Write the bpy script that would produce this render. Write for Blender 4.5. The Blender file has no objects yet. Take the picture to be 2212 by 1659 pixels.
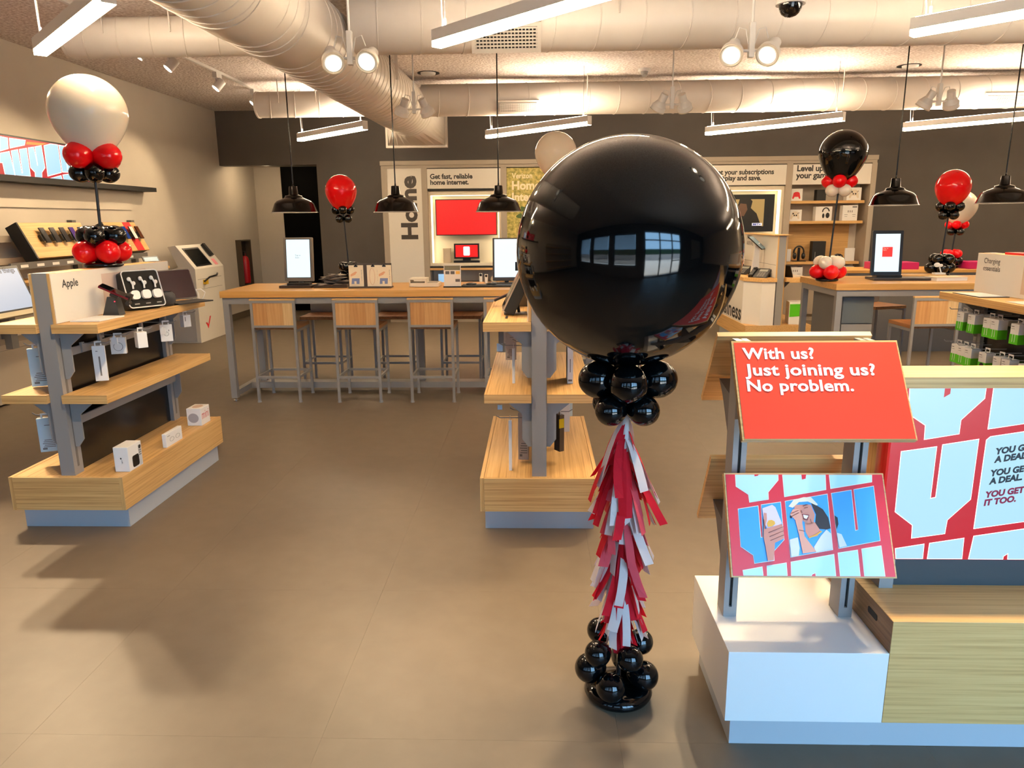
import bpy, math, random
from mathutils import Vector, Matrix
random.seed(7)
S = bpy.context.scene
COL = S.collection
PI = math.pi
def lin(c):
    return tuple(((v/255)/12.92 if v/255 <= .04045 else ((v/255+.055)/1.055)**2.4) for v in c)
# ---------------------------------------------------------------- camera
cam = bpy.data.cameras.new('camera'); camo = bpy.data.objects.new('camera', cam); COL.objects.link(camo)
cam.sensor_width = 36; cam.lens = 1571/2212*36; cam.clip_start = .05; cam.clip_end = 200
_f = 1571.
Yv = Vector((1158-1106, 476-829.5, _f)).normalized()
_t = math.tan(math.radians(.57)); _q = -(_t*Yv.x+Yv.y)/Yv.z
Dv = Vector((_t, 1, _q)).normalized(); Xv = Dv.cross(Yv); Zv = -Dv
R = (Xv, Yv, Zv)
col = lambda k: Vector((R[0][k], R[1][k], R[2][k]))
rt, dn, fw = col(0), col(1), col(2)
camo.matrix_world = Matrix(((rt.x, -dn.x, -fw.x, 0), (rt.y, -dn.y, -fw.y, 0), (rt.z, -dn.z, -fw.z, 1.55), (0, 0, 0, 1)))
S.camera = camo
# ---------------------------------------------------------------- sky, sun, exposure
vs = S.view_settings; vs.view_transform = 'Standard'; vs.look = 'None'; vs.gamma = 1; vs.use_curve_mapping = False
vs.exposure = 0.17
S.cycles.use_denoising = True
S.cycles.max_bounces = 7; S.cycles.diffuse_bounces = 4; S.cycles.glossy_bounces = 4; S.cycles.transparent_max_bounces = 8
S.cycles.sample_clamp_indirect = 6; S.cycles.caustics_reflective = False; S.cycles.caustics_refractive = False
w = bpy.data.worlds.new('world'); S.world = w; w.use_nodes = True
bg = w.node_tree.nodes['Background']; bg.inputs[0].default_value = (.32, .63, 1.0, 1); bg.inputs[1].default_value = 13.5
sun = bpy.data.lights.new('sun', 'SUN'); sun.energy = 48; sun.color = (1, .95, .86); sun.angle = .01
suno = bpy.data.objects.new('sun', sun); COL.objects.link(suno)
suno.rotation_euler = Vector((.22, 1, -1.45)).to_track_quat('-Z', 'Y').to_euler()
def portal(x0, x1, z0, z1, y):
    l = bpy.data.lights.new('daylight_portal', 'AREA'); l.shape = 'RECTANGLE'; l.size = x1-x0; l.size_y = z1-z0; l.cycles.is_portal = True
    o = bpy.data.objects.new('daylight_portal', l); COL.objects.link(o); o.location = ((x0+x1)/2, y, (z0+z1)/2); o.rotation_euler = (PI/2, 0, PI)
    o.rotation_euler = Vector((0, 1, 0)).to_track_quat('-Z', 'Z').to_euler()
WARM = (1, .75, .46)
LED = (1, .76, .48)
UP = 210.0         # radiance of the upward glow added to brighten the ceiling
STRIP = 74.0      # radiance of the linear lamps
SPOT_W = 125.0
# ---------------------------------------------------------------- materials
MATS = {}
def mat(name, rgb, rough=.5, metal=0, spec=.5, emit=0, emitc=None, coat=0, trans=0):
    if name in MATS: return MATS[name]
    m = bpy.data.materials.new(name); m.use_nodes = True
    b = m.node_tree.nodes['Principled BSDF']
    b.inputs['Base Color'].default_value = (*lin(rgb), 1); b.inputs['Roughness'].default_value = rough; b.inputs['Metallic'].default_value = metal
    b.inputs['Specular IOR Level'].default_value = spec; b.inputs['Coat Weight'].default_value = coat
    if emit:
        b.inputs['Emission Color'].default_value = (*(emitc or lin(rgb)), 1); b.inputs['Emission Strength'].default_value = emit
    MATS[name] = m; return m
def nodes(m):
    return m.node_tree.nodes, m.node_tree.links, m.node_tree.nodes['Principled BSDF']
def wood(name, axis, c0, c1, c2, rough=.45, fine=110, along=1.6):
    if name in MATS: return MATS[name]
    m = mat(name, c1, rough); n, l, b = nodes(m)
    tc = n.new('ShaderNodeTexCoord'); mp = n.new('ShaderNodeMapping')
    s = [fine]*3; s['xyz'.index(axis)] = along; mp.inputs['Scale'].default_value = s
    l.new(tc.outputs['Object'], mp.inputs['Vector'])
    nz = n.new('ShaderNodeTexNoise'); nz.inputs['Scale'].default_value = 1; nz.inputs['Detail'].default_value = 4; nz.inputs['Roughness'].default_value = .65
    l.new(mp.outputs[0], nz.inputs['Vector'])
    cr = n.new('ShaderNodeValToRGB'); e = cr.color_ramp.elements
    e[0].position = .3; e[0].color = (*lin(c0), 1); e[1].position = .72; e[1].color = (*lin(c2), 1)
    k = cr.color_ramp.elements.new(.5); k.color = (*lin(c1), 1)
    l.new(nz.outputs['Fac'], cr.inputs[0]); l.new(cr.outputs[0], b.inputs['Base Color'])
    return m
OAK = ((184, 138, 80), (213, 169, 106), (226, 187, 124))
W_X = wood('oak_grain_x', 'x', *OAK); W_Y = wood('oak_grain_y', 'y', *OAK); W_Z = wood('oak_grain_z', 'z', *OAK)
W_T = wood('table_oak', 'x', (196, 142, 72), (212, 160, 88), (222, 172, 100), .38, 60, 1.0)
def noisy(name, rgb0, rgb1, scale, rough=.8, bump=0, detail=3, bdist=.01, spec=.5):
    if name in MATS: return MATS[name]
    m = mat(name, rgb0, rough, spec=spec); n, l, b = nodes(m)
    tc = n.new('ShaderNodeTexCoord'); nz = n.new('ShaderNodeTexNoise'); nz.inputs['Scale'].default_value = scale; nz.inputs['Detail'].default_value = detail
    l.new(tc.outputs['Object'], nz.inputs['Vector'])
    cr = n.new('ShaderNodeValToRGB'); e = cr.color_ramp.elements; e[0].position = .35; e[1].position = .65
    e[0].color = (*lin(rgb0), 1); e[1].color = (*lin(rgb1), 1)
    l.new(nz.outputs['Fac'], cr.inputs[0]); l.new(cr.outputs[0], b.inputs['Base Color'])
    if bump:
        bp = n.new('ShaderNodeBump'); bp.inputs['Strength'].default_value = bump; bp.inputs['Distance'].default_value = bdist
        l.new(nz.outputs['Fac'], bp.inputs['Height']); l.new(bp.outputs[0], b.inputs['Normal'])
    return m
FLOOR = noisy('floor_vinyl', (102, 90, 75), (106, 94, 79), 9, .45, .06, 6, .002, .32)
CEIL = noisy('sprayed_ceiling', (204, 188, 178), (250, 241, 234), 38, .95, .6, 5, .03)
WALL = noisy('wall_paint', (198, 188, 174), (201, 191, 177), 3, .75)
DARK = noisy('dark_wall_paint', (82, 76, 70), (86, 80, 74), 2.5, .6)
GREYM = mat('grey_metal', (142, 140, 138), .42, 0, .6)
GREYD = mat('grey_metal_dark', (104, 102, 100), .45)
PLINTH = mat('plinth_metal', (180, 184, 188), .35)
WHITE = mat('white_laminate', (232, 229, 224), .35)
WHITEP = mat('white_panel', (228, 222, 212), .45)
CREAM = mat('box_white', (236, 234, 230), .4)
DUCT = noisy('duct_paint', (222, 214, 204), (226, 218, 208), 4, .4)
NICHE = mat('niche_frame_paint', (168, 156, 140), .5)
BLACK = mat('black_plastic', (14, 14, 15), .3)
BLACKM = mat('black_matte', (18, 17, 17), .6)
BACKP = mat('black_back_panel', (16, 12, 10), .25)
PENDB = mat('pendant_black', (3, 3, 3), .14, 0, .35)
PENDW = mat('pendant_white_inside', (245, 240, 230), .4)
RED = mat('signal_red', (214, 24, 34), .4)
PALE = mat('pale_blue_print', (186, 228, 246), .45)
INK = mat('ink_black', (28, 26, 26), .5)
INKG = mat('ink_grey', (120, 116, 112), .6)
B_BLACK = mat('balloon_black', (3, 6, 8), .06, 0, .5)
B_WHITE = mat('balloon_white', (244, 231, 212), .12)
B_RED = mat('balloon_red', (244, 12, 22), .1)
def subsurf(m, w, r):
    b = m.node_tree.nodes['Principled BSDF']; b.inputs['Subsurface Weight'].default_value = w; b.inputs['Subsurface Radius'].default_value = r
subsurf(B_WHITE, .55, (.12, .1, .08)); subsurf(B_RED, .35, (.1, .02, .02))
LAMPM = mat('lamp_diffuser', (255, 250, 240), .4, emit=STRIP, emitc=LED)
UPM = mat('added_uplight_glow', (255, 250, 240), .4, emit=UP, emitc=(1, .82, .62)); UPM2 = mat('added_uplight_glow_dim', (255, 250, 240), .4, emit=UP*.5, emitc=(1, .82, .62))  # added upward glow, weaker for the far row
SPOTM = mat('spot_lens', (255, 244, 220), .4, emit=1.25, emitc=(1, .95, .8))
SCRW = mat('screen_white', (40, 40, 42), .3, emit=1.15, emitc=lin((218, 238, 244)))
SCRR = mat('screen_red', (40, 20, 20), .3, emit=1.1, emitc=lin((228, 18, 20)))
SCRP = mat('screen_pale', (40, 44, 46), .3, emit=.92, emitc=lin((178, 226, 246)))
SCRRED = mat('screen_deep_red', (40, 14, 16), .3, emit=.85, emitc=lin((206, 30, 44)))
GREEN = mat('pack_green', (84, 190, 24), .45)
GLOSSK = mat('gloss_black_screen', (8, 8, 10), .08)
MAGENTA = mat('magenta_card', (176, 20, 92), .5)
CHROME = mat('chrome', (200, 200, 200), .15, 1)
TISR = mat('tissue_red', (228, 26, 48), .85); TISW = mat('tissue_white', (236, 226, 222), .85); TISP = mat('tissue_pink', (232, 92, 104), .85)
for m_ in (TISR, TISW, TISP):
    n, l, b = nodes(m_); tr = n.new('ShaderNodeBsdfTranslucent'); tr.inputs[0].default_value = b.inputs['Base Color'].default_value
    mx = n.new('ShaderNodeMixShader'); mx.inputs[0].default_value = .4; l.new(b.outputs[0], mx.inputs[1]); l.new(tr.outputs[0], mx.inputs[2]); l.new(mx.outputs[0], n['Material Output'].inputs[0])
# ---------------------------------------------------------------- mesh builder
class MB:
    def __init__(s): s.v = []; s.f = []; s.sm = []
    def add(s, vs, fs, smooth=False, M=None):
        o = len(s.v)
        for p in vs:
            p = Vector(p); s.v.append(M @ p if M else p)
        for f in fs: s.f.append([i+o for i in f]); s.sm.append(smooth)
        return s
    def box(s, a, b, M=None):
        x0, y0, z0 = [min(p, q) for p, q in zip(a, b)]; x1, y1, z1 = [max(p, q) for p, q in zip(a, b)]
        return s.add([(x0,y0,z0),(x1,y0,z0),(x1,y1,z0),(x0,y1,z0),(x0,y0,z1),(x1,y0,z1),(x1,y1,z1),(x0,y1,z1)],
                     [(3,2,1,0),(4,5,6,7),(0,1,5,4),(1,2,6,5),(2,3,7,6),(3,0,4,7)], False, M)
    def cbox(s, c, d, M=None):
        return s.box([p-q/2 for p, q in zip(c, d)], [p+q/2 for p, q in zip(c, d)], M)
    def rbox(s, c, d, r, n=4, axis='z', M=None):
        # box whose four edges along `axis` are rounded
        k = 'xyz'.index(axis); i, j = [(1,2),(0,2),(0,1)][k]
        pts = []
        for sx, sy, a0 in ((1,1,0),(-1,1,PI/2),(-1,-1,PI),(1,-1,1.5*PI)):
            for q in range(n+1):
                a = a0+q/n*PI/2; pts.append((sx*(d[i]/2-r)+r*math.cos(a), sy*(d[j]/2-r)+r*math.sin(a)))
        vs = []
        for e in (-1, 1):
            for p in pts:
                v = [0,0,0]; v[i] = c[i]+p[0]; v[j] = c[j]+p[1]; v[k] = c[k]+e*d[k]/2; vs.append(v)
        m = len(pts); fs = [list(range(m))[::-1], list(range(m, 2*m))]+[(q, (q+1)%m, (q+1)%m+m, q+m) for q in range(m)]
        if k == 1: fs = [f[::-1] for f in fs]
        return s.add(vs, fs, False, M)
    def prism(s, poly, axis, a, b, M=None):
        # poly in the two other axes (in xyz order), extruded along axis from a to b
        k = 'xyz'.index(axis); i, j = [(1,2),(0,2),(0,1)][k]; m = len(poly); vs = []
        ar = sum(poly[q][0]*poly[(q+1)%m][1]-poly[(q+1)%m][0]*poly[q][1] for q in range(m))
        if ar < 0: poly = poly[::-1]
        for e in (min(a,b), max(a,b)):
            for p in poly:
                v = [0,0,0]; v[i] = p[0]; v[j] = p[1]; v[k] = e; vs.append(v)
        fs = [list(range(m))[::-1], list(range(m, 2*m))]+[(q, (q+1)%m, (q+1)%m+m, q+m) for q in range(m)]
        if k == 1: fs = [f[::-1] for f in fs]
        return s.add(vs, fs, False, M)
    def cyl(s, p, q, r, r2=None, n=16, caps=True, smooth=True):
        p, q = Vector(p), Vector(q); r2 = r if r2 is None else r2; d = (q-p).normalized()
        u = d.orthogonal().normalized(); v = d.cross(u); vs = []
        for c, rr in ((p, r), (q, r2)):
            for k in range(n):
                a = 2*PI*k/n; vs.append(c+u*rr*math.cos(a)+v*rr*math.sin(a))
        s.add(vs, [(k, (k+1)%n, (k+1)%n+n, k+n) for k in range(n)], smooth)
        if caps:
            s.add(vs[:n], [list(range(n))[::-1]]); s.add(vs[n:], [list(range(n))])
        return s
    def tube(s, pts, r, n=8, closed=False):
        pts = [Vector(p) for p in pts]; m = len(pts); rings = []; u = None
        for i, p in enumerate(pts):
            a = pts[i-1] if (i > 0 or closed) else p; b = pts[(i+1)%m] if (i < m-1 or closed) else p
            d = (b-a).normalized()
            u = d.orthogonal().normalized() if u is None else (u-d*u.dot(d)).normalized()
            v = d.cross(u); rings.append([p+u*r*math.cos(2*PI*k/n)+v*r*math.sin(2*PI*k/n) for k in range(n)])
        vs = [q for g in rings for q in g]; fs = []
        for i in range(m if closed else m-1):
            j = (i+1)%m
            for k in range(n): fs.append((i*n+k, i*n+(k+1)%n, j*n+(k+1)%n, j*n+k))
        s.add(vs, fs, True)
        if not closed: s.add(rings[0], [list(range(n))[::-1]]); s.add(rings[-1], [list(range(n))])
        return s
    def lathe(s, prof, c=(0,0,0), n=32, M=None, smooth=True):
        vs = []; m = len(prof)
        for r, z in prof:
            for k in range(n):
                a = 2*PI*k/n; vs.append((c[0]+r*math.cos(a), c[1]+r*math.sin(a), c[2]+z))
        fs = []
        for i in range(m-1):
            for k in range(n): fs.append((i*n+k, i*n+(k+1)%n, (i+1)*n+(k+1)%n, (i+1)*n+k))
        return s.add(vs, fs, smooth, M)
    def ball(s, c, r, tail=(0,0,-1), k=.12, sq=1, nu=28, nv=18):
        # balloon: sphere stretched towards its tail
        t = Vector(tail).normalized(); u = t.orthogonal().normalized(); v = t.cross(u); c = Vector(c); vs = []
        for i in range(nv+1):
            th = PI*i/nv; ct = math.cos(th)
            h = ct*(1+k*max(0, ct)**2)*r*sq; rr = r*math.sin(th)*(1-.35*k*max(0, ct))
            for j in range(nu):
                a = 2*PI*j/nu; vs.append(c+t*h+u*rr*math.cos(a)+v*rr*math.sin(a))
        fs = [(i*nu+j, (i+1)*nu+j, (i+1)*nu+(j+1)%nu, i*nu+(j+1)%nu) for i in range(nv) for j in range(nu)]
        return s.add(vs, fs, True)
    def ell(s, c, d, M=None, nu=16, nv=10):
        vs = []
        for i in range(nv+1):
            th = PI*i/nv
            for j in range(nu):
                a = 2*PI*j/nu; vs.append((c[0]+d[0]*math.sin(th)*math.cos(a), c[1]+d[1]*math.sin(th)*math.sin(a), c[2]+d[2]*math.cos(th)))
        return s.add(vs, [((i+1)*nu+j, (i+1)*nu+(j+1)%nu, i*nu+(j+1)%nu, i*nu+j) for i in range(nv) for j in range(nu)], True, M)
def rootM(o):
    return Matrix.LocRotScale(o.location, o.rotation_euler, None)
def worldM(o):
    M = rootM(o)
    while o.parent: o = o.parent; M = rootM(o) @ M
    return M
def obj(name, mb, m, parent=None, local=False, kind=None, label=None, bev=0):
    """one mesh object; coordinates are world ones unless local"""
    me = bpy.data.meshes.new(name); vs = mb.v
    if parent is not None and not local:
        I = worldM(parent).inverted(); vs = [I @ p for p in vs]
    me.from_pydata([tuple(p) for p in vs], [], mb.f); me.polygons.foreach_set('use_smooth', mb.sm)
    for q in (m if isinstance(m, (list, tuple)) else [m]): me.materials.append(q)
    me.validate(); me.update()
    o = bpy.data.objects.new(name, me); COL.objects.link(o)
    if parent is not None: o.parent = parent
    if kind: o['kind'] = kind
    if label: o['label'] = label
    if bev:
        b = o.modifiers.new('bevel', 'BEVEL'); b.width = bev; b.segments = 2; b.limit_method = 'ANGLE'; b.angle_limit = .7
    return o
def tag(o, label, cat, group=None):
    o['label'] = label; o['category'] = cat
    if group: o['group'] = group
    return o
def thing(name, label, cat, loc=(0,0,0), rz=0, group=None):
    o = bpy.data.objects.new(name, None); COL.objects.link(o); o.empty_display_size = .1
    o.location = loc; o.rotation_euler = (0, 0, rz); return tag(o, label, cat, group)
def one(name, mb, m, label, cat, group=None, bev=0):
    """a thing that is one mesh, its origin at the middle of its base"""
    xs = [p.x for p in mb.v]; ys = [p.y for p in mb.v]; zs = [p.z for p in mb.v]
    c = Vector(((min(xs)+max(xs))/2, (min(ys)+max(ys))/2, min(zs))); mb.v = [p-c for p in mb.v]
    o = obj(name, mb, m, None, bev=bev); o.location = c; return tag(o, label, cat, group)
def struct(name, mb, m, parent=None):
    o = obj(name, mb, m, parent); o['kind'] = 'structure'; return o
def dup(root, loc, rz=None, label=None, group=None):
    r = root.copy(); COL.objects.link(r); r.location = loc
    if rz is not None: r.rotation_euler = (0, 0, rz)
    if label: r['label'] = label
    if group: r['group'] = group
    for ch in list(root.children):
        c = ch.copy(); COL.objects.link(c); c.parent = r
        for g in list(ch.children):
            d = g.copy(); COL.objects.link(d); d.parent = c
    return r
def text_mb(s, bold=0, space=1.0, line=1.0, shear=0):
    cu = bpy.data.curves.new('t', 'FONT'); cu.body = s; cu.size = 1; cu.offset = bold; cu.space_character = space; cu.space_line = line
    cu.resolution_u = 3; cu.shear = shear
    ob = bpy.data.objects.new('t', cu); COL.objects.link(ob)
    dg = bpy.context.evaluated_depsgraph_get(); me = bpy.data.meshes.new_from_object(ob.evaluated_get(dg))
    vs = [v.co.copy() for v in me.vertices]; fs = [list(p.vertices) for p in me.polygons]
    bpy.data.objects.remove(ob); bpy.data.curves.remove(cu); bpy.data.meshes.remove(me); return vs, fs
def lettering(s, m, parent, o, ux, uy, width=None, height=None, bold=0, space=1.0, line=1.0, shear=0, lift=.0015, name='lettering'):
    """flat lettering: lower-left corner of its box at o, running along ux, up along uy"""
    vs, fs = text_mb(s, bold, space, line, shear)
    ux, uy = Vector(ux).normalized(), Vector(uy).normalized(); nn = ux.cross(uy)
    x0 = min(v.x for v in vs); x1 = max(v.x for v in vs); y0 = min(v.y for v in vs); y1 = max(v.y for v in vs)
    kx = width/(x1-x0) if width else None; ky = height/(y1-y0) if height else None
    kx = kx or ky; ky = ky or kx
    mb = MB(); mb.add([Vector(o)+ux*((v.x-x0)*kx)+uy*((v.y-y0)*ky)+nn*lift for v in vs], fs)
    return obj(name, mb, m, parent)
def flat(polys, m, parent, o, ux, uy, lift, name='print'):
    """flat printed shapes given in metres on the plane o + u*ux + v*uy"""
    ux, uy = Vector(ux).normalized(), Vector(uy).normalized(); nn = ux.cross(uy); o = Vector(o); r = None
    for p in polys:
        a = sum(p[q][0]*p[(q+1)%len(p)][1]-p[(q+1)%len(p)][0]*p[q][1] for q in range(len(p)))
        if a < 0: p = p[::-1]
        q = obj(name, MB().add([o+ux*x+uy*y+nn*lift for x, y in p], [list(range(len(p)))]), m, parent); r = r or q
    return r
def rect(x0, y0, x1, y1): return [(x0,y0),(x1,y0),(x1,y1),(x0,y1)]
def grow(poly, d):
    """offset a polygon outwards by d (for white outlines)"""
    n = len(poly); a = sum(poly[q][0]*poly[(q+1)%n][1]-poly[(q+1)%n][0]*poly[q][1] for q in range(n)); sg = 1 if a > 0 else -1; out = []
    for q in range(n):
        p0, p1, p2 = Vector((*poly[q-1],)), Vector((*poly[q],)), Vector((*poly[(q+1)%n],))
        e1, e2 = (p1-p0).normalized(), (p2-p1).normalized(); n1 = Vector((e1.y, -e1.x))*sg; n2 = Vector((e2.y, -e2.x))*sg
        b = (n1+n2); L = max(b.length_squared/2, .35); v = p1+b*(d/L); out.append((v.x, v.y))
    return out
# ---- flat print outlines (metres on their own panel)
GFX_LOW={'pale':[[[0.0331,0.2924],[0.1555,0.2919],[0.1545,0.2759],[0.1224,0.2406],[0.1215,0.2201],[0.0678,0.2117],[0.0664,0.2337],[0.0326,0.2571]],[[0.1699,0.2926],[0.292,0.2915],[0.2892,0.2486],[0.1696,0.2278]],[[0.3046,0.2916],[0.4254,0.2912],[0.423,0.2714],[0.3044,0.2519]],[[0.0334,0.0188],[0.0869,0.0284],[0.0877,0.0014],[0.0345,0.0011]],[[0.1019,0.031],[0.1556,0.0398],[0.1549,0.0016],[0.1008,0.0016]],[[0.1703,0.0424],[0.2912,0.064],[0.29,0.0025],[0.2359,0.0023],[0.2362,0.0148],[0.225,0.0108],[0.2223,0.002],[0.168,0.0018]],[[0.3045,0.0681],[0.3589,0.0763],[0.3576,0.0033],[0.3036,0.0027]],[[0.3721,0.0795],[0.426,0.0883],[0.4262,0.0024],[0.3709,0.0024]]],
'red':[[[0.0875,0.2938],[0.1002,0.2939],[0.0973,0.2881],[0.0876,0.2864]],[[0.2237,0.2925],[0.2373,0.2926],[0.2346,0.2798],[0.2238,0.2772]]],
'sky':[[[0.0335,0.191],[0.09,0.2],[0.0904,0.1102],[0.0973,0.1109],[0.1007,0.2033],[0.1555,0.2111],[0.1554,0.105],[0.1238,0.073],[0.1222,0.0476],[0.0678,0.0394],[0.0657,0.0617],[0.033,0.0852]],[[0.1703,0.2137],[0.2915,0.2345],[0.2894,0.0783],[0.1707,0.0572]],[[0.3047,0.2368],[0.3613,0.2462],[0.3593,0.1304],[0.369,0.1335],[0.3703,0.2479],[0.4264,0.2579],[0.425,0.1041],[0.3082,0.0821]]],
'phone':[[[0.1011,0.1933],[0.1305,0.2036],[0.1391,0.1968],[0.1535,0.1506],[0.1109,0.1318],[0.1021,0.1623]]],
'skin':[[[0.1043,0.1809],[0.112,0.1794],[0.1115,0.1624],[0.1035,0.1347],[0.1533,0.1491],[0.1558,0.1323],[0.1549,0.108],[0.1281,0.0956],[0.121,0.0476],[0.1037,0.0458],[0.1,0.0922],[0.0975,0.1103]],[[0.1946,0.2037],[0.2414,0.2042],[0.2499,0.1764],[0.2434,0.1518],[0.227,0.1454],[0.2148,0.1575],[0.2095,0.176],[0.1929,0.1912]],[[0.2186,0.1515],[0.2469,0.1549],[0.2617,0.1291],[0.2505,0.1153],[0.2253,0.1105],[0.2183,0.127]]],
'arm':[[[0.1784,0.1756],[0.1883,0.1912],[0.2054,0.1914],[0.2149,0.1698],[0.2109,0.1514],[0.2136,0.1148],[0.2428,0.0717],[0.204,0.0666],[0.1986,0.1177],[0.192,0.1603]]],
'gold':[[[0.1106,0.1501],[0.1157,0.1588],[0.1252,0.1604],[0.1331,0.1559],[0.1341,0.1489],[0.1245,0.1417],[0.1126,0.1403]]],
'hair':[[[0.2423,0.2105],[0.2596,0.2013],[0.2744,0.1916],[0.2873,0.1676],[0.2905,0.1371],[0.2777,0.1339],[0.2489,0.1366],[0.248,0.1518],[0.253,0.1765],[0.2463,0.195]],[[0.3058,0.174],[0.3136,0.168],[0.3139,0.1496],[0.3069,0.1343],[0.3057,0.1525]],[[0.178,0.1725],[0.1858,0.1726],[0.1826,0.1645],[0.1779,0.1663]]],
'visor':[[[0.1768,0.1988],[0.1933,0.2178],[0.2225,0.2259],[0.2444,0.2255],[0.2616,0.2045],[0.2567,0.2022],[0.2333,0.2135],[0.2081,0.2117],[0.1888,0.1952]]],
'shirt':[[[0.1708,0.1052],[0.1947,0.1116],[0.1968,0.0815],[0.1925,0.0611],[0.1708,0.0578]],[[0.237,0.085],[0.2597,0.1155],[0.2777,0.1339],[0.2898,0.1219],[0.2885,0.0789],[0.241,0.0702]],[[0.3056,0.1251],[0.3187,0.1208],[0.3304,0.0878],[0.3084,0.0836]]],
'teeth':[[[0.2151,0.1754],[0.2302,0.1725],[0.2239,0.1632],[0.2168,0.1656]]],
'neck':[[[0.2255,0.112],[0.245,0.1198],[0.2633,0.1301],[0.2638,0.127],[0.246,0.1162],[0.226,0.109]]]}
GFX_SCREEN={'pale':[[[1.087,1.062],[1.303,1.062],[1.303,1.032],[1.243,0.967],[1.243,0.925],[1.146,0.908],[1.144,0.951],[1.093,0.985]],[[1.326,1.062],[1.504,1.062],[1.517,0.971],[1.326,0.94]],[[1.083,0.869],[1.183,0.884],[1.183,0.721],[1.2,0.725],[1.201,0.89],[1.302,0.907],[1.302,0.72],[1.241,0.653],[1.239,0.609],[1.143,0.594],[1.141,0.636],[1.085,0.679]],[[1.336,0.915],[1.546,0.949],[1.564,0.665],[1.325,0.626],[1.326,0.905]],[[1.098,0.558],[1.181,0.573],[1.182,0.527],[1.103,0.526]],[[1.199,0.576],[1.298,0.593],[1.3,0.527],[1.198,0.526]],[[1.328,0.6],[1.567,0.64],[1.576,0.527],[1.439,0.526],[1.437,0.546],[1.423,0.535],[1.423,0.526],[1.322,0.526]]],
'red':[[[1.186,1.062],[1.203,1.062],[1.203,1.046],[1.186,1.035]]]}
GFX_TV={'pale':[[[6.833,2.343],[6.926,2.34],[6.915,2.251],[6.805,2.22]],[[6.954,2.341],[7.167,2.344],[7.149,2.305],[6.945,2.259]],[[6.799,2.194],[6.923,2.22],[6.948,2.006],[6.823,2.002],[6.815,2.118],[6.781,2.116]],[[6.952,2.228],[7.042,2.247],[7.05,2.034],[7.067,2.038],[7.067,2.251],[7.17,2.271],[7.166,2.016],[6.956,2.007]],[[7.196,2.277],[7.275,2.292],[7.292,2.121],[7.3,2.123],[7.298,2.297],[7.393,2.317],[7.402,2.111],[7.343,2.063],[7.335,2.01],[7.241,2.01],[7.247,2.057],[7.192,2.097]],[[7.438,2.321],[7.542,2.348],[7.653,2.35],[7.652,2.082],[7.431,2.034]],[[7.677,2.347],[7.757,2.346],[7.761,2.112],[7.771,2.113],[7.776,2.346],[7.864,2.347],[7.887,2.096],[7.673,2.088]],[[7.465,2.011],[7.641,2.046],[7.648,2.012],[7.474,2.009]],[[7.673,2.054],[7.802,2.073],[7.866,2.005],[7.679,2.007]]],
'orange':[[[7.185,2.337],[7.488,2.349],[7.394,2.323],[7.17,2.31]]],
'red':[[[7.532,2.263],[7.552,2.27],[7.554,2.133],[7.532,2.126]]]}
GFX_FACE={'mouth':[[[0.2123,0.1778],[0.233,0.175],[0.2265,0.1595],[0.2157,0.1619]]],
'line':[[[0.216,0.2008],[0.2285,0.2053],[0.2339,0.2041],[0.2175,0.1984]],[[0.2198,0.1947],[0.2305,0.1973],[0.2308,0.1954],[0.2205,0.1928]],[[0.2118,0.1884],[0.2139,0.1806],[0.2113,0.1797],[0.2104,0.1871]],[[0.1117,0.1251],[0.1571,0.1421],[0.1572,0.1409],[0.1124,0.1232]],[[0.1134,0.1135],[0.1565,0.1305],[0.1567,0.1293],[0.1141,0.1117]],[[0.1152,0.1029],[0.1556,0.1186],[0.1558,0.1174],[0.1159,0.1011]],[[0.1028,0.1623],[0.1045,0.1347],[0.1028,0.1341],[0.1008,0.1617]],[[0.1814,0.1793],[0.2034,0.1883],[0.2039,0.187],[0.1818,0.1778]],[[0.1825,0.171],[0.2041,0.1815],[0.2045,0.1802],[0.1832,0.1695]],[[0.1991,0.1329],[0.2156,0.1294],[0.2153,0.1276],[0.1989,0.131]],[[0.2358,0.1639],[0.2372,0.1517],[0.2358,0.1511],[0.2342,0.1633]]]}
# ================================================================ the room
XL, XR, YB, YF, ZC = -4.95, 9.0, 11.7, -1.3, 3.24
fl = struct('floor', MB().box((XL-.2, YF-.2, -.12), (XR+.2, 14, -.004)), mat('floor_screed', (102, 90, 75), .9))
TS = .914; tb = MB().box((0, 0, -.004), (TS-.0005, TS-.0005, 0)); tile0 = None
for i in range(-6, 10):
    for j in range(-2, 15):
        x, y = i*TS+.25, j*TS+.1
        if x > XR or y > 13.3 or y+TS < YF: continue
        if tile0 is None: tile0 = obj('floor_tile', tb, FLOOR, fl, local=True); t = tile0
        else: t = tile0.copy(); COL.objects.link(t)
        t.location = (x, y, 0)
struct('ceiling', MB().box((XL-.2, YF-.2, ZC), (XR+.2, 14, ZC+.2)), CEIL)
struct('wall_left', MB().box((XL-.2, YF-.2, 0), (XL, 13.3, ZC)), WALL)
struct('wall_right', MB().box((XR, YF-.2, 0), (XR+.2, 12, ZC)), WALL)
wb = MB().box((-3.42, YB, 0), (XR, YB+.2, ZC)).box((XL, YB, 2.43), (-3.42, YB+.2, ZC))
struct('wall_back', wb, DARK)
struct('wall_hall', MB().box((XL, 13.1, 0), (-3.2, 13.3, ZC)), WALL)
struct('ceiling_hall', MB().box((XL, YB+.2, 2.5), (-3.2, 13.1, 2.6)), WALL)
struct('dark_doorway', MB().box((-4.44, 13.0, 0.005), (-3.22, 13.1, 2.5)), mat('hall_unlit_black', (3, 3, 2), .6, 0, .05))  # black slab stands in for the darkness of an open, unlit doorway
struct('baseboard_left', MB().box((XL, -1.2, 0), (XL+.015, 13.1, .1)), mat('vinyl_base', (92, 82, 66), .5))
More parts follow.
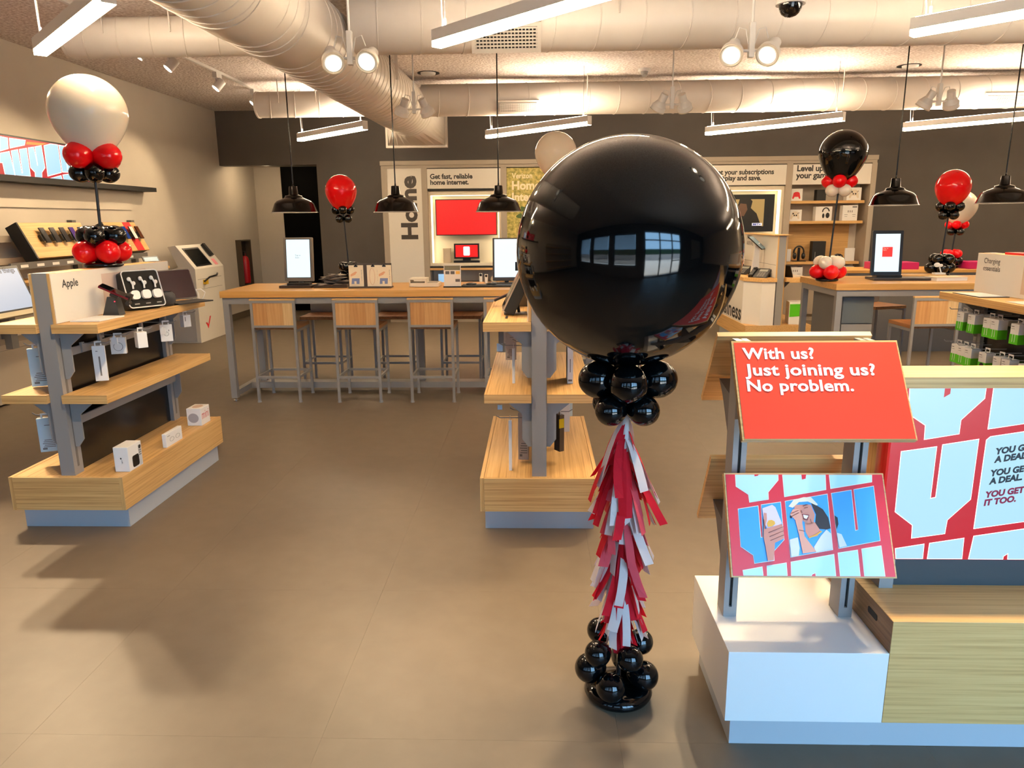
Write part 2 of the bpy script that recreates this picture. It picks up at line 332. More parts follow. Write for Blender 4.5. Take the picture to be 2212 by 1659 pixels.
struct('baseboard_back', MB().box((5.1, YB-.015, 0), (XR, YB, .1)), mat('vinyl_base', (92, 82, 66), .5))
struct('wall_hall_right', MB().box((-3.42, YB+.2, 0), (-3.2, 13.1, 2.6)), mat('hall_unlit_black', (3, 3, 2), .6, 0, .05))  # wall coloured near black, darkness of the unlit passage put into the colour
# front wall with shop windows behind the camera
ops = [(-4.2, -2.9, .7, 2.6), (-2.6, -1.3, .7, 2.6), (-1.0, .3, .7, 2.6), (.75, 3.5, 0, 2.75), (5.0, 7.5, .7, 2.6)]
fw_ = MB(); xs = XL
for x0, x1, z0, z1 in ops:
    fw_.box((xs, YF-.15, 0), (x0, YF, ZC)); xs = x1
    if z0 > 0: fw_.box((x0, YF-.15, 0), (x1, YF, z0))
    fw_.box((x0, YF-.15, z1), (x1, YF, ZC))
    portal(x0, x1, z0, z1, YF-.16)
fw_.box((xs, YF-.15, 0), (XR, YF, ZC)); struct('wall_front', fw_, DARK)
GL = bpy.data.materials.new('window_glass'); GL.use_nodes = True; n, l = GL.node_tree.nodes, GL.node_tree.links
n.remove(n['Principled BSDF']); g1 = n.new('ShaderNodeBsdfTransparent'); g2 = n.new('ShaderNodeBsdfGlossy'); g2.inputs['Roughness'].default_value = .02
mx = n.new('ShaderNodeMixShader'); fr = n.new('ShaderNodeFresnel'); fr.inputs[0].default_value = 1.25
l.new(fr.outputs[0], mx.inputs[0]); l.new(g1.outputs[0], mx.inputs[1]); l.new(g2.outputs[0], mx.inputs[2]); l.new(mx.outputs[0], n['Material Output'].inputs[0])
FRM = mat('bronze_frame', (40, 38, 38), .35, .5)
for k, (x0, x1, z0, z1) in enumerate(ops):
    if k == 3: continue
    r = struct('window_%d' % (k+1), MB().box((x0, YF-.11, z0), (x0+.05, YF-.04, z1)).box((x1-.05, YF-.11, z0), (x1, YF-.04, z1)).box((x0, YF-.11, z0), (x1, YF-.04, z0+.05)).box((x0, YF-.11, z1-.05), (x1, YF-.04, z1)), FRM)
    obj('pane', MB().box((x0+.05, YF-.08, z0+.05), (x1-.05, YF-.074, z1-.05)), GL, r)
    bl = MB()
    for q in range(32): bl.box((x0+.06, YF-.03, z1-.1-q*.055), (x1-.06, YF-.015, z1-.1-q*.055+.042))
    obj('blind_slats', bl, mat('blind', (150, 146, 140), .6), r)['kind'] = 'stuff'
x0, x1, z1 = .75, 3.5, 2.75
dm = MB()
for x in (x0, x0+.93, x0+1.86, x1-.06): dm.box((x, YF-.12, 0), (x+.06, YF-.03, z1))
for z in (0, 2.2, z1-.06): dm.box((x0+.06, YF-.12, z), (x1-.06, YF-.03, z+.06))
dm.box((x0+1.92, YF-.12, .9), (x1-.06, YF-.03, .96))
dr = struct('door_2', dm, FRM)
for xa, xb, za, zb in ((x0+.06, x0+.93, .06, 2.2), (x0+.99, x0+1.86, .06, 2.2), (x0+1.92, x1-.06, .06, .9), (x0+1.92, x1-.06, .96, 2.2), (x0+.06, x1-.06, 2.26, z1-.06)):
    obj('pane', MB().box((xa, YF-.08, za), (xb, YF-.074, zb)), GL, dr)
for xa in (x0+.86, x0+1.02): obj('handle', MB().tube([(xa, YF-.03, .95), (xa, YF+.02, .95), (xa, YF+.02, 1.2), (xa, YF-.03, 1.2)], .012), CHROME, dr)
# outside
struct('pavement', MB().box((-30, -9, -.14), (30, YF-.15, -.02)), noisy('concrete', (176, 170, 160), (186, 180, 170), 3, .9))
struct('road', MB().box((-60, -60, -.16), (60, -9, -.08)), noisy('asphalt', (96, 94, 92), (108, 106, 104), 3, .9))
struct('terrain', MB().box((-60, -62, -.1), (60, -60, 6)), noisy('far_trees', (44, 62, 34), (70, 88, 48), .6, .95))

# ================================================================ ducts
def ringset(c0, c1, r, step, tilt=0.0, n=40):
    mb = MB(); c0, c1 = Vector(c0), Vector(c1); d = (c1-c0); L = d.length; d.normalize(); u = Vector((0, 0, 1)); v = d.cross(u).normalized(); q = step/2
    while q < L:
        p = c0+d*q; mb.tube([p+(u*math.cos(a)+v*math.sin(a))*r+d*(tilt*math.sin(a)) for a in [2*PI*k/n for k in range(n)]], .0062, 5, True); q += step
    return mb
def capped(c0, c1, r): return MB().cyl(c0, c1, r, n=48)
def hanger(parent, x, y, z, w=.03): obj('hanger_strap', MB().box((x-w/2, y-.004, z), (x+w/2, y+.004, ZC-.002)), DUCT, parent)
XD, ZD, RD = -1.64, 2.915, .305
dc = thing('air_duct', 'white spiral ductwork: thick main duct with capped branches and grilles under the ceiling', 'duct', (XD, 6.5, ZD-RD))
c0, c1 = Vector((XD-.22, 1.2, ZD)), Vector((XD+.02, 9.75, ZD)); at_ = lambda y: c0+(c1-c0)*((y-c0.y)/(c1.y-c0.y))
mdc = obj('main_duct', capped(c0, c1, RD), DUCT, dc)
obj('seam_ring', ringset(c0, c1, RD, .135, .06), DUCT, mdc)['kind'] = 'stuff'
for y in (4.5, 5.2): obj('joint_sleeve', MB().cyl(at_(y-.17), at_(y+.17), RD+.006, n=48), DUCT, mdc)
bt = MB(); N = 32; a, b = [], []
for k in range(N):
    t = 2*PI*k/N+PI/4; a.append((c1.x+RD*math.cos(t), 9.75, ZD+RD*math.sin(t)))
    m_ = max(abs(math.cos(t)), abs(math.sin(t))); b.append((-1.66+.40*math.cos(t)/m_, 10.6, 2.77+.19*math.sin(t)/m_))
bt.add(a+b, [(k, k+N, (k+1)%N+N, (k+1)%N) for k in range(N)], False); bt.add(b, [list(range(N))[::-1]])
ob_ = obj('outlet_boot', bt, DUCT, dc)
obj('outlet_flange', MB().box((-2.09, 10.56, 2.555), (-1.23, 10.64, 2.585)).box((-2.09, 10.56, 2.955), (-1.23, 10.64, 2.985)).box((-2.09, 10.56, 2.585), (-2.06, 10.64, 2.955)).box((-1.26, 10.56, 2.585), (-1.23, 10.64, 2.955)), DUCT, ob_)
for y in (3.4, 7.6): hanger(dc, at_(y).x-RD-.01, y, ZD); hanger(dc, at_(y).x+RD+.01, y, ZD)
def branch(xa, xb, y, z, r, xc, step):
    t = obj('branch_duct', capped((xa, y, z), (xb, y, z), r), DUCT, dc)
    obj('seam_ring', ringset((xa, y, z), (xb, y, z), r, step, .05), DUCT, t)['kind'] = 'stuff'
    obj('end_cap', MB().cyl((xc-.01, y, z), (xc+.012, y, z), r+.006, n=48), DUCT, t)
    for q in range(3):
        x = xa+(xb-xa)*(.2+.3*q); obj('hanger_strap', MB().tube([(x, y-r-.004, z), (x, y-r-.004, ZC-.004)], .006, 5), DUCT, dc)
    return t
YA, YBB = 6.0, 9.4
branch(-3.62, XD-RD+.05, YA, 2.965, .145, -3.62, .26)
da = branch(XD+RD-.05, 8.6, YA, 3.02, .21, 8.6, .33)
branch(-3.42, XD-RD+.05, YBB, 2.97, .15, -3.42, .3)
db = branch(XD+RD-.05, 8.6, YBB, 2.99, .185, 8.6, .36)
def grille(parent, xc, y, z, wd, ht, tilt):
    M = Matrix.Translation((xc, y, z)) @ Matrix.Rotation(tilt, 4, 'X')     # faces -y, tipped down
    g = obj('grille',  MB().box((-wd/2, 0, -ht/2), (wd/2, .02, ht/2), M).box((-wd/2+.03, -.002, -ht/2+.03), (wd/2-.03, .004, ht/2-.03), M), [DUCT], parent)
    obj('grille_void', MB().box((-wd/2+.03, -.004, -ht/2+.03), (wd/2-.03, -.002, ht/2-.03), M), mat('void', (22, 20, 18), .9), g)
    sl = MB()
    n = 7
    for q in range(n): zz = -ht/2+.035+(ht-.07)*q/(n-1); sl.box((-wd/2+.028, -.014, zz-.005), (wd/2-.028, -.004, zz+.005), M)
    n2 = int(wd/.028)
    for q in range(n2): xx = -wd/2+.035+(wd-.07)*q/(n2-1); sl.box((xx-.0035, -.01, -ht/2+.03), (xx+.0035, -.005, ht/2-.03), M)
    obj('grille_bars', sl, DUCT, g)
grille(dc, -.22, 5.825, 2.872, .52, .23, .7)
grille(dc, -.21, 9.235, 2.876, .5, .17, .6)
grille(dc, 5.5, 9.235, 2.876, .5, .17, .6)
# ================================================================ lamps
def strip_lamp(x, y, label, L=1.75):
    """linear pendant lamp; far left end at (x, y), running 45 degrees towards the camera's right"""
    t = thing('linear_lamp', label, 'lamp', (x+L*.3536, y-L*.3536, 2.6), -PI/4, 'linear pendant lamps')
    obj('lamp_housing', MB().box((-L/2, -.035, .035), (L/2, .035, .1)).box((-L/2-.004, -.036, .002), (-L/2, .036, .1)).box((L/2, -.036, .002), (L/2+.004, .036, .1)), WHITE, t, local=True)
    obj('diffuser', MB().box((-L/2, -.034, 0), (L/2, .034, .035)), LAMPM, t, local=True)
    obj('added_uplight', MB().box((-L/2+.02, -.026, .1), (L/2-.02, .026, .103)), UPM if y < 7 else UPM2, t, local=True)  # glowing strip added on the unseen top, lifts the ceiling
    for q in (-L/2+.09, L/2-.09):
        c = obj('hanging_wire', MB().cyl((q, 0, .12), (q, 0, ZC-2.6), .0022, n=6), mat('wire_grey', (120, 112, 104), .5), t, local=True)
        obj('wire_grip', MB().cyl((q, 0, .1), (q, 0, .15), .008, n=8), GREYM, t, local=True)
    cd = [(-L/2+.07, 0, .1), (-L/2+.06, 0, .2), (-L/2+.05, 0, .4), (-L/2+.05, 0, ZC-2.6)]
    obj('power_cord', MB().tube(cd, .004, 6), WHITE, t, local=True)
    return t
for x, y, lb in ((-3.14, 4.86, 'bright white linear lamp hanging above the left wall screen, cut by the photo edge'),
                 (-.614, 4.84, 'bright white linear lamp crossing in front of the large duct grille'),
                 (2.25, 4.78, 'bright white linear lamp at the top right beside the camera dome'),
                 (-3.12, 9.99, 'short bright linear lamp before the dark wall beside the boxed duct outlet'),
                 (-.632, 9.95, 'bright linear lamp before the dark wall above the white round balloon'),
                 (2.20, 9.93, 'bright linear lamp before the dark wall left of the black balloon'),
                 (4.62, 9.77, 'bright linear lamp before the dark wall at the far right'),
                 (4.9, 4.8, 'linear lamp beyond the right edge in the near row'), (7.3, 9.8, 'linear lamp beyond the right edge in the far row')):
    strip_lamp(x, y, lb, 1.5 if x < -3 and y < 5 else 1.6 if x < -3 else 1.75)
def spotlamp(loc, aim, w, size=1.0):
    l = bpy.data.lights.new('spot_light', 'SPOT'); l.energy = w; l.color = WARM; l.spot_size = size; l.spot_blend = .5; l.shadow_soft_size = .035
    o = bpy.data.objects.new('spot_light', l); COL.objects.link(o); o.location = loc; o.rotation_euler = (Vector(aim)-Vector(loc)).to_track_quat('-Z', 'Y').to_euler(); return o
def head(parent, c, d, name='spot_head'):
    """tapered lamp head; c = lens centre, d = beam direction"""
    c, d = Vector(c), Vector(d).normalized()
    h = obj(name, MB().cyl(c-d*.002, c-d*.045, .07, .068, n=24).cyl(c-d*.045, c-d*.09, .065, .04, n=24).cyl(c-d*.09, c-d*.16, .038, .036, n=16), WHITE, parent)
    rim = MB(); u = d.orthogonal().normalized(); v = d.cross(u)
    rim.tube([c+(u*math.cos(a)+v*math.sin(a))*.067 for a in [2*PI*k/24 for k in range(24)]], .006, 6, True)
    obj('lamp_rim', rim, mat('lamp_rim_shaded', (214, 204, 186), .5), h); obj('lens', MB().cyl(c+d*.0, c+d*.002, .052, n=24), SPOTM, h)  # rim is white; its shading is put into the duller colour
    return h
def twin_spot(x, y, z, d1, d2, label, w=SPOT_W, aim=None):
    t = thing('twin_spotlight', label, 'spotlight', (x, y, z), 0, 'twin spotlights')
    obj('drop_rod', MB().cyl((x, y, z+.2), (x, y, ZC-.002), .008, n=10), WHITE, t)
    obj('driver_box', MB().cbox((x, y, z+.11), (.035, .04, .2)), WHITE, t, bev=.003)
    for sx, d in ((-1, d1), (1, d2)):
        d = Vector(d).normalized(); c = Vector((x+sx*.115, y, z+.045))+d*.05
        head(t, c, d)
        obj('swivel_arm', MB().cyl((x+sx*.015, y, z+.05), (x+sx*.07, y, z+.05), .009, n=8).tube([(x+sx*.02, y, z+.09), (x+sx*.04, y-.01, z+.17), (x+sx*.08, y-.01, z+.18), (x+sx*.1, y, z+.12)], .004, 6), WHITE, t)
        spotlamp(c+d*.01, c+d, w)
twin_spot(-1.17, 4.9, 2.51, (.35, -.9, -.75), (-.1, -.95, -.6), 'white twin spotlight under the main duct, both lenses lit')
twin_spot(1.33, 4.88, 2.51, (-.35, -.9, -.7), (-.6, -.8, -.75), 'white twin spotlight above the big black balloon, both lenses lit')
twin_spot(-1.165, 7.35, 2.55, (-.5, .5, -1.1), (.4, .6, -1.0), 'small far twin spotlight beside the boxed duct outlet')
twin_spot(1.28, 7.3, 2.55, (-.5, .5, -1.1), (.4, .6, -1.0), 'small far twin spotlight in the middle before the far duct')
twin_spot(3.77, 7.35, 2.55, (-.5, .5, -1.1), (.4, .6, -1.0), 'small far twin spotlight at the right beside the red balloon lamps')
twin_spot(-3.85, 5.0, 2.75, (1.7, -1.9, -1.9), (.9, -2.2, -1.9), 'twin spotlight beyond the left edge of the photo', SPOT_W*2.2)
twin_spot(3.9, 4.9, 2.55, (-1.0, -.6, -1.2), (-1.0, .5, -1.3), 'twin spotlight beyond the right edge of the photo')
twin_spot(1.33, 2.45, 2.55, (-.35, -.25, -1.2), (-.2, -.5, -1.1), 'twin spotlight above the photo over the red question sign')
twin_spot(-1.18, 2.45, 2.55, (-.5, .5, -1.1), (.4, .3, -1.1), 'twin spotlight above the photo over the open floor')
t = thing('lamp_track', 'thin white lamp track on the ceiling along the left wall with four heads', 'track light', (-3.6, 8.2, ZC))
obj('track', MB().box((-3.615, 4.2, ZC-.03), (-3.585, 10.6, ZC-.001)), WHITE, t)
for y in (7.0, 7.55, 8.65, 9.75):
    d = Vector((-.75, -.5, -1.0)).normalized(); c = Vector((-3.62, y, ZC-.2))
    obj('track_adapter', MB().box((-3.625, y-.05, ZC-.09), (-3.575, y+.09, ZC-.03)).cyl((-3.6, y, ZC-.17), (-3.6, y, ZC-.06), .012, n=8), WHITE, t)
    hd = obj('track_head', MB().cyl(c-d*.12, c, .045, .05, n=20), WHITE, t)
    obj('lens', MB().cyl(c, c+d*.003, .043, n=20), mat('track_lens', (255, 246, 224), .4, emit=5, emitc=(1, .93, .74)), hd); spotlamp(c+d*.01, c+d, SPOT_W*.75, 1.3)
# pendants
def pendant(x, y, zb, label):
    t = thing('pendant_lamp', label, 'pendant lamp', (0, 0, 0), 0, 'black dome pendant lamps')
    prof = [(.207, 0), (.2, .004), (.172, .075), (.168, .082), (.15, .1), (.088, .126), (.078, .13), (.078, .138), (.07, .146), (.046, .152), (.041, .156), (.036, .222), (.034, .226), (.008, .228), (.006, .25)]
    sh = obj('lamp_shade', MB().lathe(prof, n=40), PENDB, t, local=True)
    obj('shade_inside', MB().lathe([(.204, .001), (.196, .008), (.168, .074), (.145, .094), (.085, .12), (.04, .13)], n=40), PENDW, sh, local=True)
    obj('bulb', MB().ell((0, 0, .075), (.035, .035, .045)), mat('bulb', (255, 240, 210), .4, emit=60, emitc=(1, .82, .55)), t, local=True)
    obj('cord', MB().cyl((0, 0, .24), (0, 0, ZC-1.635), .0055, n=8), PENDB, t, local=True)
    obj('ceiling_cup', MB().cyl((0, 0, ZC-1.67), (0, 0, ZC-1.636), .05, n=20), PENDB, t, local=True)
    return t
pp = pendant(0, 0, 0, 'black dome pendant lamp at the left end of the oak bar table')
pp.location = (-2.15, 6.6, 1.637)
for x, y, z, lb in ((-1.24, 6.6, 1.632, 'black dome pendant lamp before the Home lettering panel'), (-.33, 6.6, 1.626, 'black dome pendant lamp before the red wall screen'),
                 (3.075, 6.55, 1.645, 'black dome pendant lamp right of the gaming shelves'), (3.96, 6.5, 1.652, 'black dome pendant lamp at the far right edge of the photo')):
    dup(pp, (x, y, z), 0, lb)
l_ = bpy.data.lights.new('hall_fill_light', 'POINT'); l_.energy = 9; l_.color = WARM; l_.shadow_soft_size = .08; o_ = bpy.data.objects.new('hall_fill_light', l_); COL.objects.link(o_); o_.location = (-4.35, 12.1, 2.47)  # added lamp kept out of sight, brightens the dim side hall
tag(obj('hall_fill_lamp', MB().cyl((-4.35, 12.1, 2.48), (-4.35, 12.1, 2.4995), .08, n=24), LAMPM), 'unseen round lamp added to brighten the side hall', 'lamp')
# ceiling details
t = thing('dome_camera', 'black security dome camera with white collar hanging at the top right', 'security camera', (1.52, 4.78, 2.72))
obj('collar', MB().cyl((1.52, 4.78, 2.79), (1.52, 4.78, 2.85), .085, .08, n=28), WHITE, t); obj('dome', MB().lathe([(.068, 0), (.064, -.025), (.05, -.05), (.03, -.065), (.0, -.071)], (1.52, 4.78, 2.79), 28), GLOSSK, t)
obj('mount_pipe', MB().cyl((1.52, 4.78, 2.85), (1.52, 4.78, ZC), .02, n=12), WHITE, t)
for x, y, lb in ((-1.25, 9.0, 'white ceiling sprinkler cup beside the main duct, dark gap around it'), (4.28, 9.05, 'ceiling sprinkler cup with torn dark gap near the right end')):
    t = thing('sprinkler_cup', lb, 'sprinkler', (x, y, ZC-.03))
    obj('cup', MB().lathe([(.09, .0), (.085, -.02), (.05, -.028), (0, -.03)], (x, y, ZC-.004), 24), WHITE, t); obj('dark_hole', MB().cyl((x, y+.03, ZC-.006), (x, y+.03, ZC-.001), .13, n=20), BLACKM, t)
t = thing('ceiling_detector', 'small white detector on the sprayed ceiling between the two ducts', 'detector', (1.25, 9.0, ZC-.05))
obj('detector_base', MB().cyl((1.25, 9.0, ZC-.03), (1.25, 9.0, ZC-.001), .07, n=20), WHITE, t); obj('detector_lens', MB().cyl((1.25, 8.98, ZC-.08), (1.25, 9.0, ZC-.03), .03, .045, n=14), GREYM, t)
# ================================================================ shelf gondolas
def gondola(xc, y0, label, header=True, L=1.19, skip=()):
    """double sided shelf unit, near end at y0; long axis along y"""
    t = thing('shelf_gondola', label, 'display shelf', (xc, y0+L/2, 0))
    X = lambda d: xc+d
    y1 = y0+L
    obj('plinth', MB().box((X(-.278), y0+.05, 0), (X(.278), y1-.05, .112)), PLINTH, t)
    bs = obj('base_top', MB().box((X(-.277), y0+.016, .112), (X(.277), y1-.016, .289)), W_Y, t)
    for s in (-1, 1): sb_ = obj('side_board', MB().box((X(s*.279), y0+.001, .112), (X(s*.298), y1, .29)), W_Y, t); obj('edge_band', MB().box((X(s*.279), y0, .112), (X(s*.298), y0+.001, .29)), W_Z, sb_)
    for y, e in ((y0, .015), (y1, -.015)): obj('end_board', MB().box((X(-.278), y, .112), (X(.278), y+e, .288)), W_X, t)
    yp = y0+.03; yq = y1-.105
    for y in (yp, yq):
        p = obj('post', MB().box((X(-.0365), y, .289), (X(.0365), y+.075, 1.322)), GREYM, t)
        obj('post_slot', MB().box((X(-.0375), y+.03, .33), (X(.0375), y+.045, 1.0)), GREYD, p)
        br = MB()
        for s in (-1, 1):
            for z in (1.03, .675):
                br.prism([(X(s*.037), z), (X(s*.17), z), (X(s*.085), z-.07), (X(s*.085), z-.2), (X(s*.055), z-.24), (X(s*.037), z-.24)], 'y', y+.036, y+.044)
        obj('bracket', br, GREYM, p)
    obj('back_panel', MB().box((X(-.012), yp+.076, .29), (X(.012), yq, 1.03)), BACKP, t)
    for z in (.905, .55):
        for s in (-1, 1): obj('hook_rail', MB().box((X(s*.05), yp+.05, z), (X(s*.062), yq+.03, z+.04)), GREYM, t)
    for s in (-1, 1):
        for z0, z1, d in ((.675, .719, .27), (1.03, 1.075, .27)):
            if (s, z0) in skip: continue
            sh_ = obj('shelf', MB().box((X(s*.038), yp-.019, z0), (X(s*.258), y1, z1-.001)).box((X(s*.2585), yp-.019, z0), (X(s*.27), y1, z1)), W_Y, t, bev=.0012)
            obj('edge_band', MB().box((X(s*.038), yp-.021, z0), (X(s*.27), yp-.019, z1-.0005)), W_X, sh_)
        if header:
            obj('header_board', MB().box((X(s*.0375), yp+.002, 1.075), (X(s*.052), y1, 1.32)), W_Z, t)
            obj('header_graphic', MB().box((X(s*.052), yp+.004, 1.076), (X(s*.0555), y1-.002, 1.319)), WHITEP, t)
    if header: obj('header_cap', MB().box((X(-.036), yp+.078, 1.3), (X(.036), y1, 1.319)), W_Y, t)
    return t
GY = 3.45
gl = gondola(-2.413, GY, 'grey posted oak shelf gondola carrying the white one word header')
hx = -2.413+.0555
lettering('Apple', INK, gl, (hx, GY+.11, 1.233), (0, 1, 0), (0, 0, 1), height=.052, bold=.012)
flat([rect(0, 0, .46, .17)], mat('pale_pink_print', (206, 184, 172), .5), gl, (hx, GY+.45, 1.12), (0, 1, 0), (0, 0, 1), .0012)
gc = gondola(.013, GY, 'oak shelf gondola standing behind the big black balloon')
def tagbox(name, c, d, m, label, cat='box', group=None, rz=0, tilt=0, bev=.0015):
    """a box product: c = middle of base"""
    t = thing(name, label, cat, c, rz, group); M = Matrix.Rotation(tilt, 4, 'X')
    obj('carton', MB().cbox((0, 0, d[2]/2), d, M), m, t, local=True, bev=bev); return t
# ---- on the left front gondola
A = 1.0755
t = one('display_card', MB().add([(-2.335, 3.55, A), (-2.19, 3.56, A), (-2.175, 3.76, A), (-2.325, 3.76, A), (-2.335, 3.55, A+.006), (-2.19, 3.56, A+.006), (-2.175, 3.76, A+.006), (-2.325, 3.76, A+.006)],
     [(3,2,1,0),(4,5,6,7),(0,1,5,4),(1,2,6,5),(2,3,7,6),(3,0,4,7)]), [CREAM], 'thin white information tile lying at the near corner of the left front gondola shelf', 'tile')
t = thing('phone_on_stand', 'dark red smartphone clamped on a black slanted stand', 'phone', (-2.27, 3.83, A))
st = MB().prism([(-.045, 0), (.045, 0), (.03, .09), (-.01, .1)], 'y', -.03, .03, Matrix.Rotation(.0, 4, 'Z')); obj('stand', st, mat('stand_charcoal', (36, 40, 42), .4), t, local=True)
M = Matrix.Translation((.02, 0, .125)) @ Matrix.Rotation(math.radians(28), 4, 'Y') @ Matrix.Rotation(.25, 4, 'Z')
ph = obj('phone_body', MB().rbox((0, 0, 0), (.155, .075, .009), .008, 3, 'z', M), mat('phone_wine', (96, 18, 32), .25), t, local=True)
obj('screen', MB().rbox((0, 0, .005), (.149, .069, .001), .006, 3, 'z', M), GLOSSK, ph, local=True)
obj('clamp', MB().box((-.01, -.045, -.018), (.03, .045, -.005), M).box((.06, -.03, -.012), (.085, .03, .014), M).cyl(M @ Vector((.08, -.02, -.03)), M @ Vector((.08, .02, -.03)), .012, n=10), BLACK, t, local=True)
obj('led', MB().ell((.03, -.032, .075), (.003, .003, .003), nu=8, nv=6), mat('led_red', (255, 40, 60), .4, emit=4), t, local=True)
# earbud showcase: a black rounded case leaning back with a white rim
t = thing('earbud_showcase', 'black tilted showcase with three white earbud pairs and their cases', 'showcase', (-2.205, 4.07, A), math.radians(58))
M = Matrix.Translation((0, 0, .016)) @ Matrix.Rotation(math.radians(-17), 4, 'X')
cs = MB(); W_, H_ = .215, .215
cs.rbox((0, .055, H_/2), (W_, .1, H_), .018, 5, 'y', M)
case = obj('case', cs, mat('case_charcoal', (34, 34, 32), .5), t, local=True)
pts = []
for sx, sz, a0 in ((1,1,0),(-1,1,PI/2),(-1,-1,PI),(1,-1,1.5*PI)):
    for q in range(6):
        a = a0+q/5*PI/2; pts.append(M @ Vector((sx*(W_/2-.02)+.018*math.cos(a), .003, H_/2+sz*(H_/2-.02)+.018*math.sin(a))))
obj('rim', MB().tube(pts, .0035, 6, True), WHITE, t, local=True)
obj('window', MB().rbox((0, .004, H_/2), (W_-.014, .002, H_-.014), .016, 5, 'y', M), mat('case_inside', (16, 15, 13), .65, 0, .2), case, local=True)
for q in range(3):
    x = -.065+q*.065
    obj('earbud', MB().ell(M @ Vector((x-.008, -.004, .165)), (.011, .008, .012)).cyl(M @ Vector((x-.002, -.004, .16)), M @ Vector((x+.006, -.004, .132)), .005, n=10).ell(M @ Vector((x+.012, -.004, .14)), (.011, .008, .012)).cyl(M @ Vector((x+.006, -.004, .135)), M @ Vector((x+.002, -.004, .108)), .005, n=10), CREAM, t, local=True)
    obj('charging_case', MB().rbox((x+.002, -.006, .072), (.05, .018, .05), .017, 5, 'y', M), CREAM, t, local=True)
    obj('caption', MB().cbox((x+.004, .001, .022), (.028, .002, .006), M), mat('caption_grey', (150, 148, 140), .5), t, local=True)
t = thing('mesh_speaker', 'round dark grey fabric speaker ball behind the earbud showcase', 'speaker', (-2.2, 4.27, A))
obj('fabric_body', MB().lathe([(.0, .0), (.032, 0), (.046, .018), (.05, .042), (.046, .066), (.034, .08), (0, .083)], n=28), noisy('speaker_cloth', (52, 50, 50), (66, 64, 62), 300, .85), t, local=True)
obj('touch_plate', MB().cyl((0, 0, .082), (0, 0, .0845), .03, n=20), GLOSSK, t, local=True)
t = thing('tablet', 'tablet on a thin black keyboard leaning by the white one word header', 'tablet', (-2.215, 4.47, A), math.radians(62))
obj('keyboard', MB().rbox((0, -.07, .004), (.25, .16, .007), .008, 3), mat('keyboard_black', (26, 24, 24), .6), t, local=True)
M = Matrix.Translation((0, .0, .012)) @ Matrix.Rotation(math.radians(-18), 4, 'X')
tb_ = obj('tablet_body', MB().rbox((0, .003, .1), (.25, .007, .19), .012, 4, 'y', M), mat('tablet_grey', (90, 88, 88), .3, .8), t, local=True)
TABS = mat('tablet_screen', (40, 18, 26), .12)
obj('screen', MB().rbox((0, -.001, .1), (.238, .001, .178), .008, 4, 'y', M), TABS, tb_, local=True)
t = thing('charging_cable', 'knotted white charging cable at the far end of the left front gondola shelf', 'cable', (-2.18, 4.6, A))
obj('cord', MB().tube([(-.06, -.02, .1), (-.03, .0, .08), (.0, .01, .06), (.02, 0, .04), (.03, -.02, .01), (.035, -.02, .004)], .003, 6).tube([(.0, .01, .06), (.03, .02, .065), (.06, .01, .045), (.05, 0, .015), (.04, 0, .004)], .003, 6).ell((.0, .01, .061), (.008, .008, .006), nu=8, nv=6), CREAM, t, local=True)
# hanging cartons on hooks. front = the face the shopper sees
def hung(xb, y, ztop, w, h, dep, label, gx, side=1, yaw=0.15, slim=True, deco=None, zrail=.93, back=CREAM):
    """carton hanging on a wire hook that sticks out of the gondola at (gx, y)"""
    t = thing('hanging_carton', label, 'package', (xb, y, ztop), yaw)
    obj('carton', MB().box((-dep/2, -w/2, -h), (dep/2, w/2, 0)), back, t, local=True, bev=.0015)
    obj('hang_tab', MB().box((-.001, -w*.28, 0), (.001, -w*.18, .022)).box((-.001, w*.18, 0), (.001, w*.28, .022)).box((-.001, -w*.28, .016), (.001, w*.28, .024)), CREAM, t, local=True)
    hz = ztop+.014
    hk = obj('peg_hook', MB().tube([(gx+side*.01, y, hz-.035), (gx+side*.01, y, hz), (xb+side*.05, y, hz), (xb+side*.07, y, hz+.012)], .0028, 6).cbox((gx+side*.004, y, hz-.02), (.014, .022, .05)), GREYM, GON[0])
    f = dep/2+.0006
    if deco == 'pen': obj('print', MB().box((f-.0005, -.004, -h*.85), (f, .004, -h*.3)).box((f-.0005, -.014, -.03), (f, -.004, -.026)), INKG, t, local=True)
    if deco == 'ring': obj('print', MB().tube([(f, .022*math.cos(a), -h*.55+.022*math.sin(a)) for a in [2*PI*k/20 for k in range(20)]], .0014, 4, True), INKG, t, local=True)
    if deco == 'coil': obj('print', MB().tube([(f, .012*math.cos(a), -h*.55+.012*math.sin(a)) for a in [2*PI*k/14 for k in range(14)]], .001, 4, True).box((f-.0005, .012, -.04), (f, .016, -.03)), INKG, t, local=True)
    if deco == 'lines': obj('print', MB().box((f-.0005, -w*.3, -h*.5), (f, -w*.2, -h*.15)), INKG, t, local=True)
    if deco == 'text':
        mb = MB()
        for q in range(5): mb.box((-f, -w*.38, -h*(.66+.05*q)), (-f+.0005, w*(.2+.03*((q*7)%5)), -h*(.64+.05*q)))
        mb.box((-f, w*.1, -h*.93), (-f+.0005, w*.35, -h*.88)).box((-f, -w*.35, -h*.22), (-f+.0005, w*.1, -h*.2))
        obj('print', mb, INKG, t, local=True)
    return t
GX = -2.413+.06; GON = [gl]
yw = -1.25
hung(-2.265, 3.64, .94, .06, .185, .014, 'tall white pen carton nearest on the left front gondola hooks', GX, 1, yw, deco='pen')
hung(-2.25, 3.80, .958, .075, .088, .03, 'square white carton with a grey charging ring', GX, 1, yw, deco='ring')
hung(-2.135, 3.82, .985, .05, .085, .05, 'chunky white cube carton on the middle hook', GX, 1, yw+.5, deco='text')
hung(-2.20, 4.22, .968, .066, .1, .016, 'upright white carton with a coiled cable print', GX, 1, yw+.2, deco='coil')
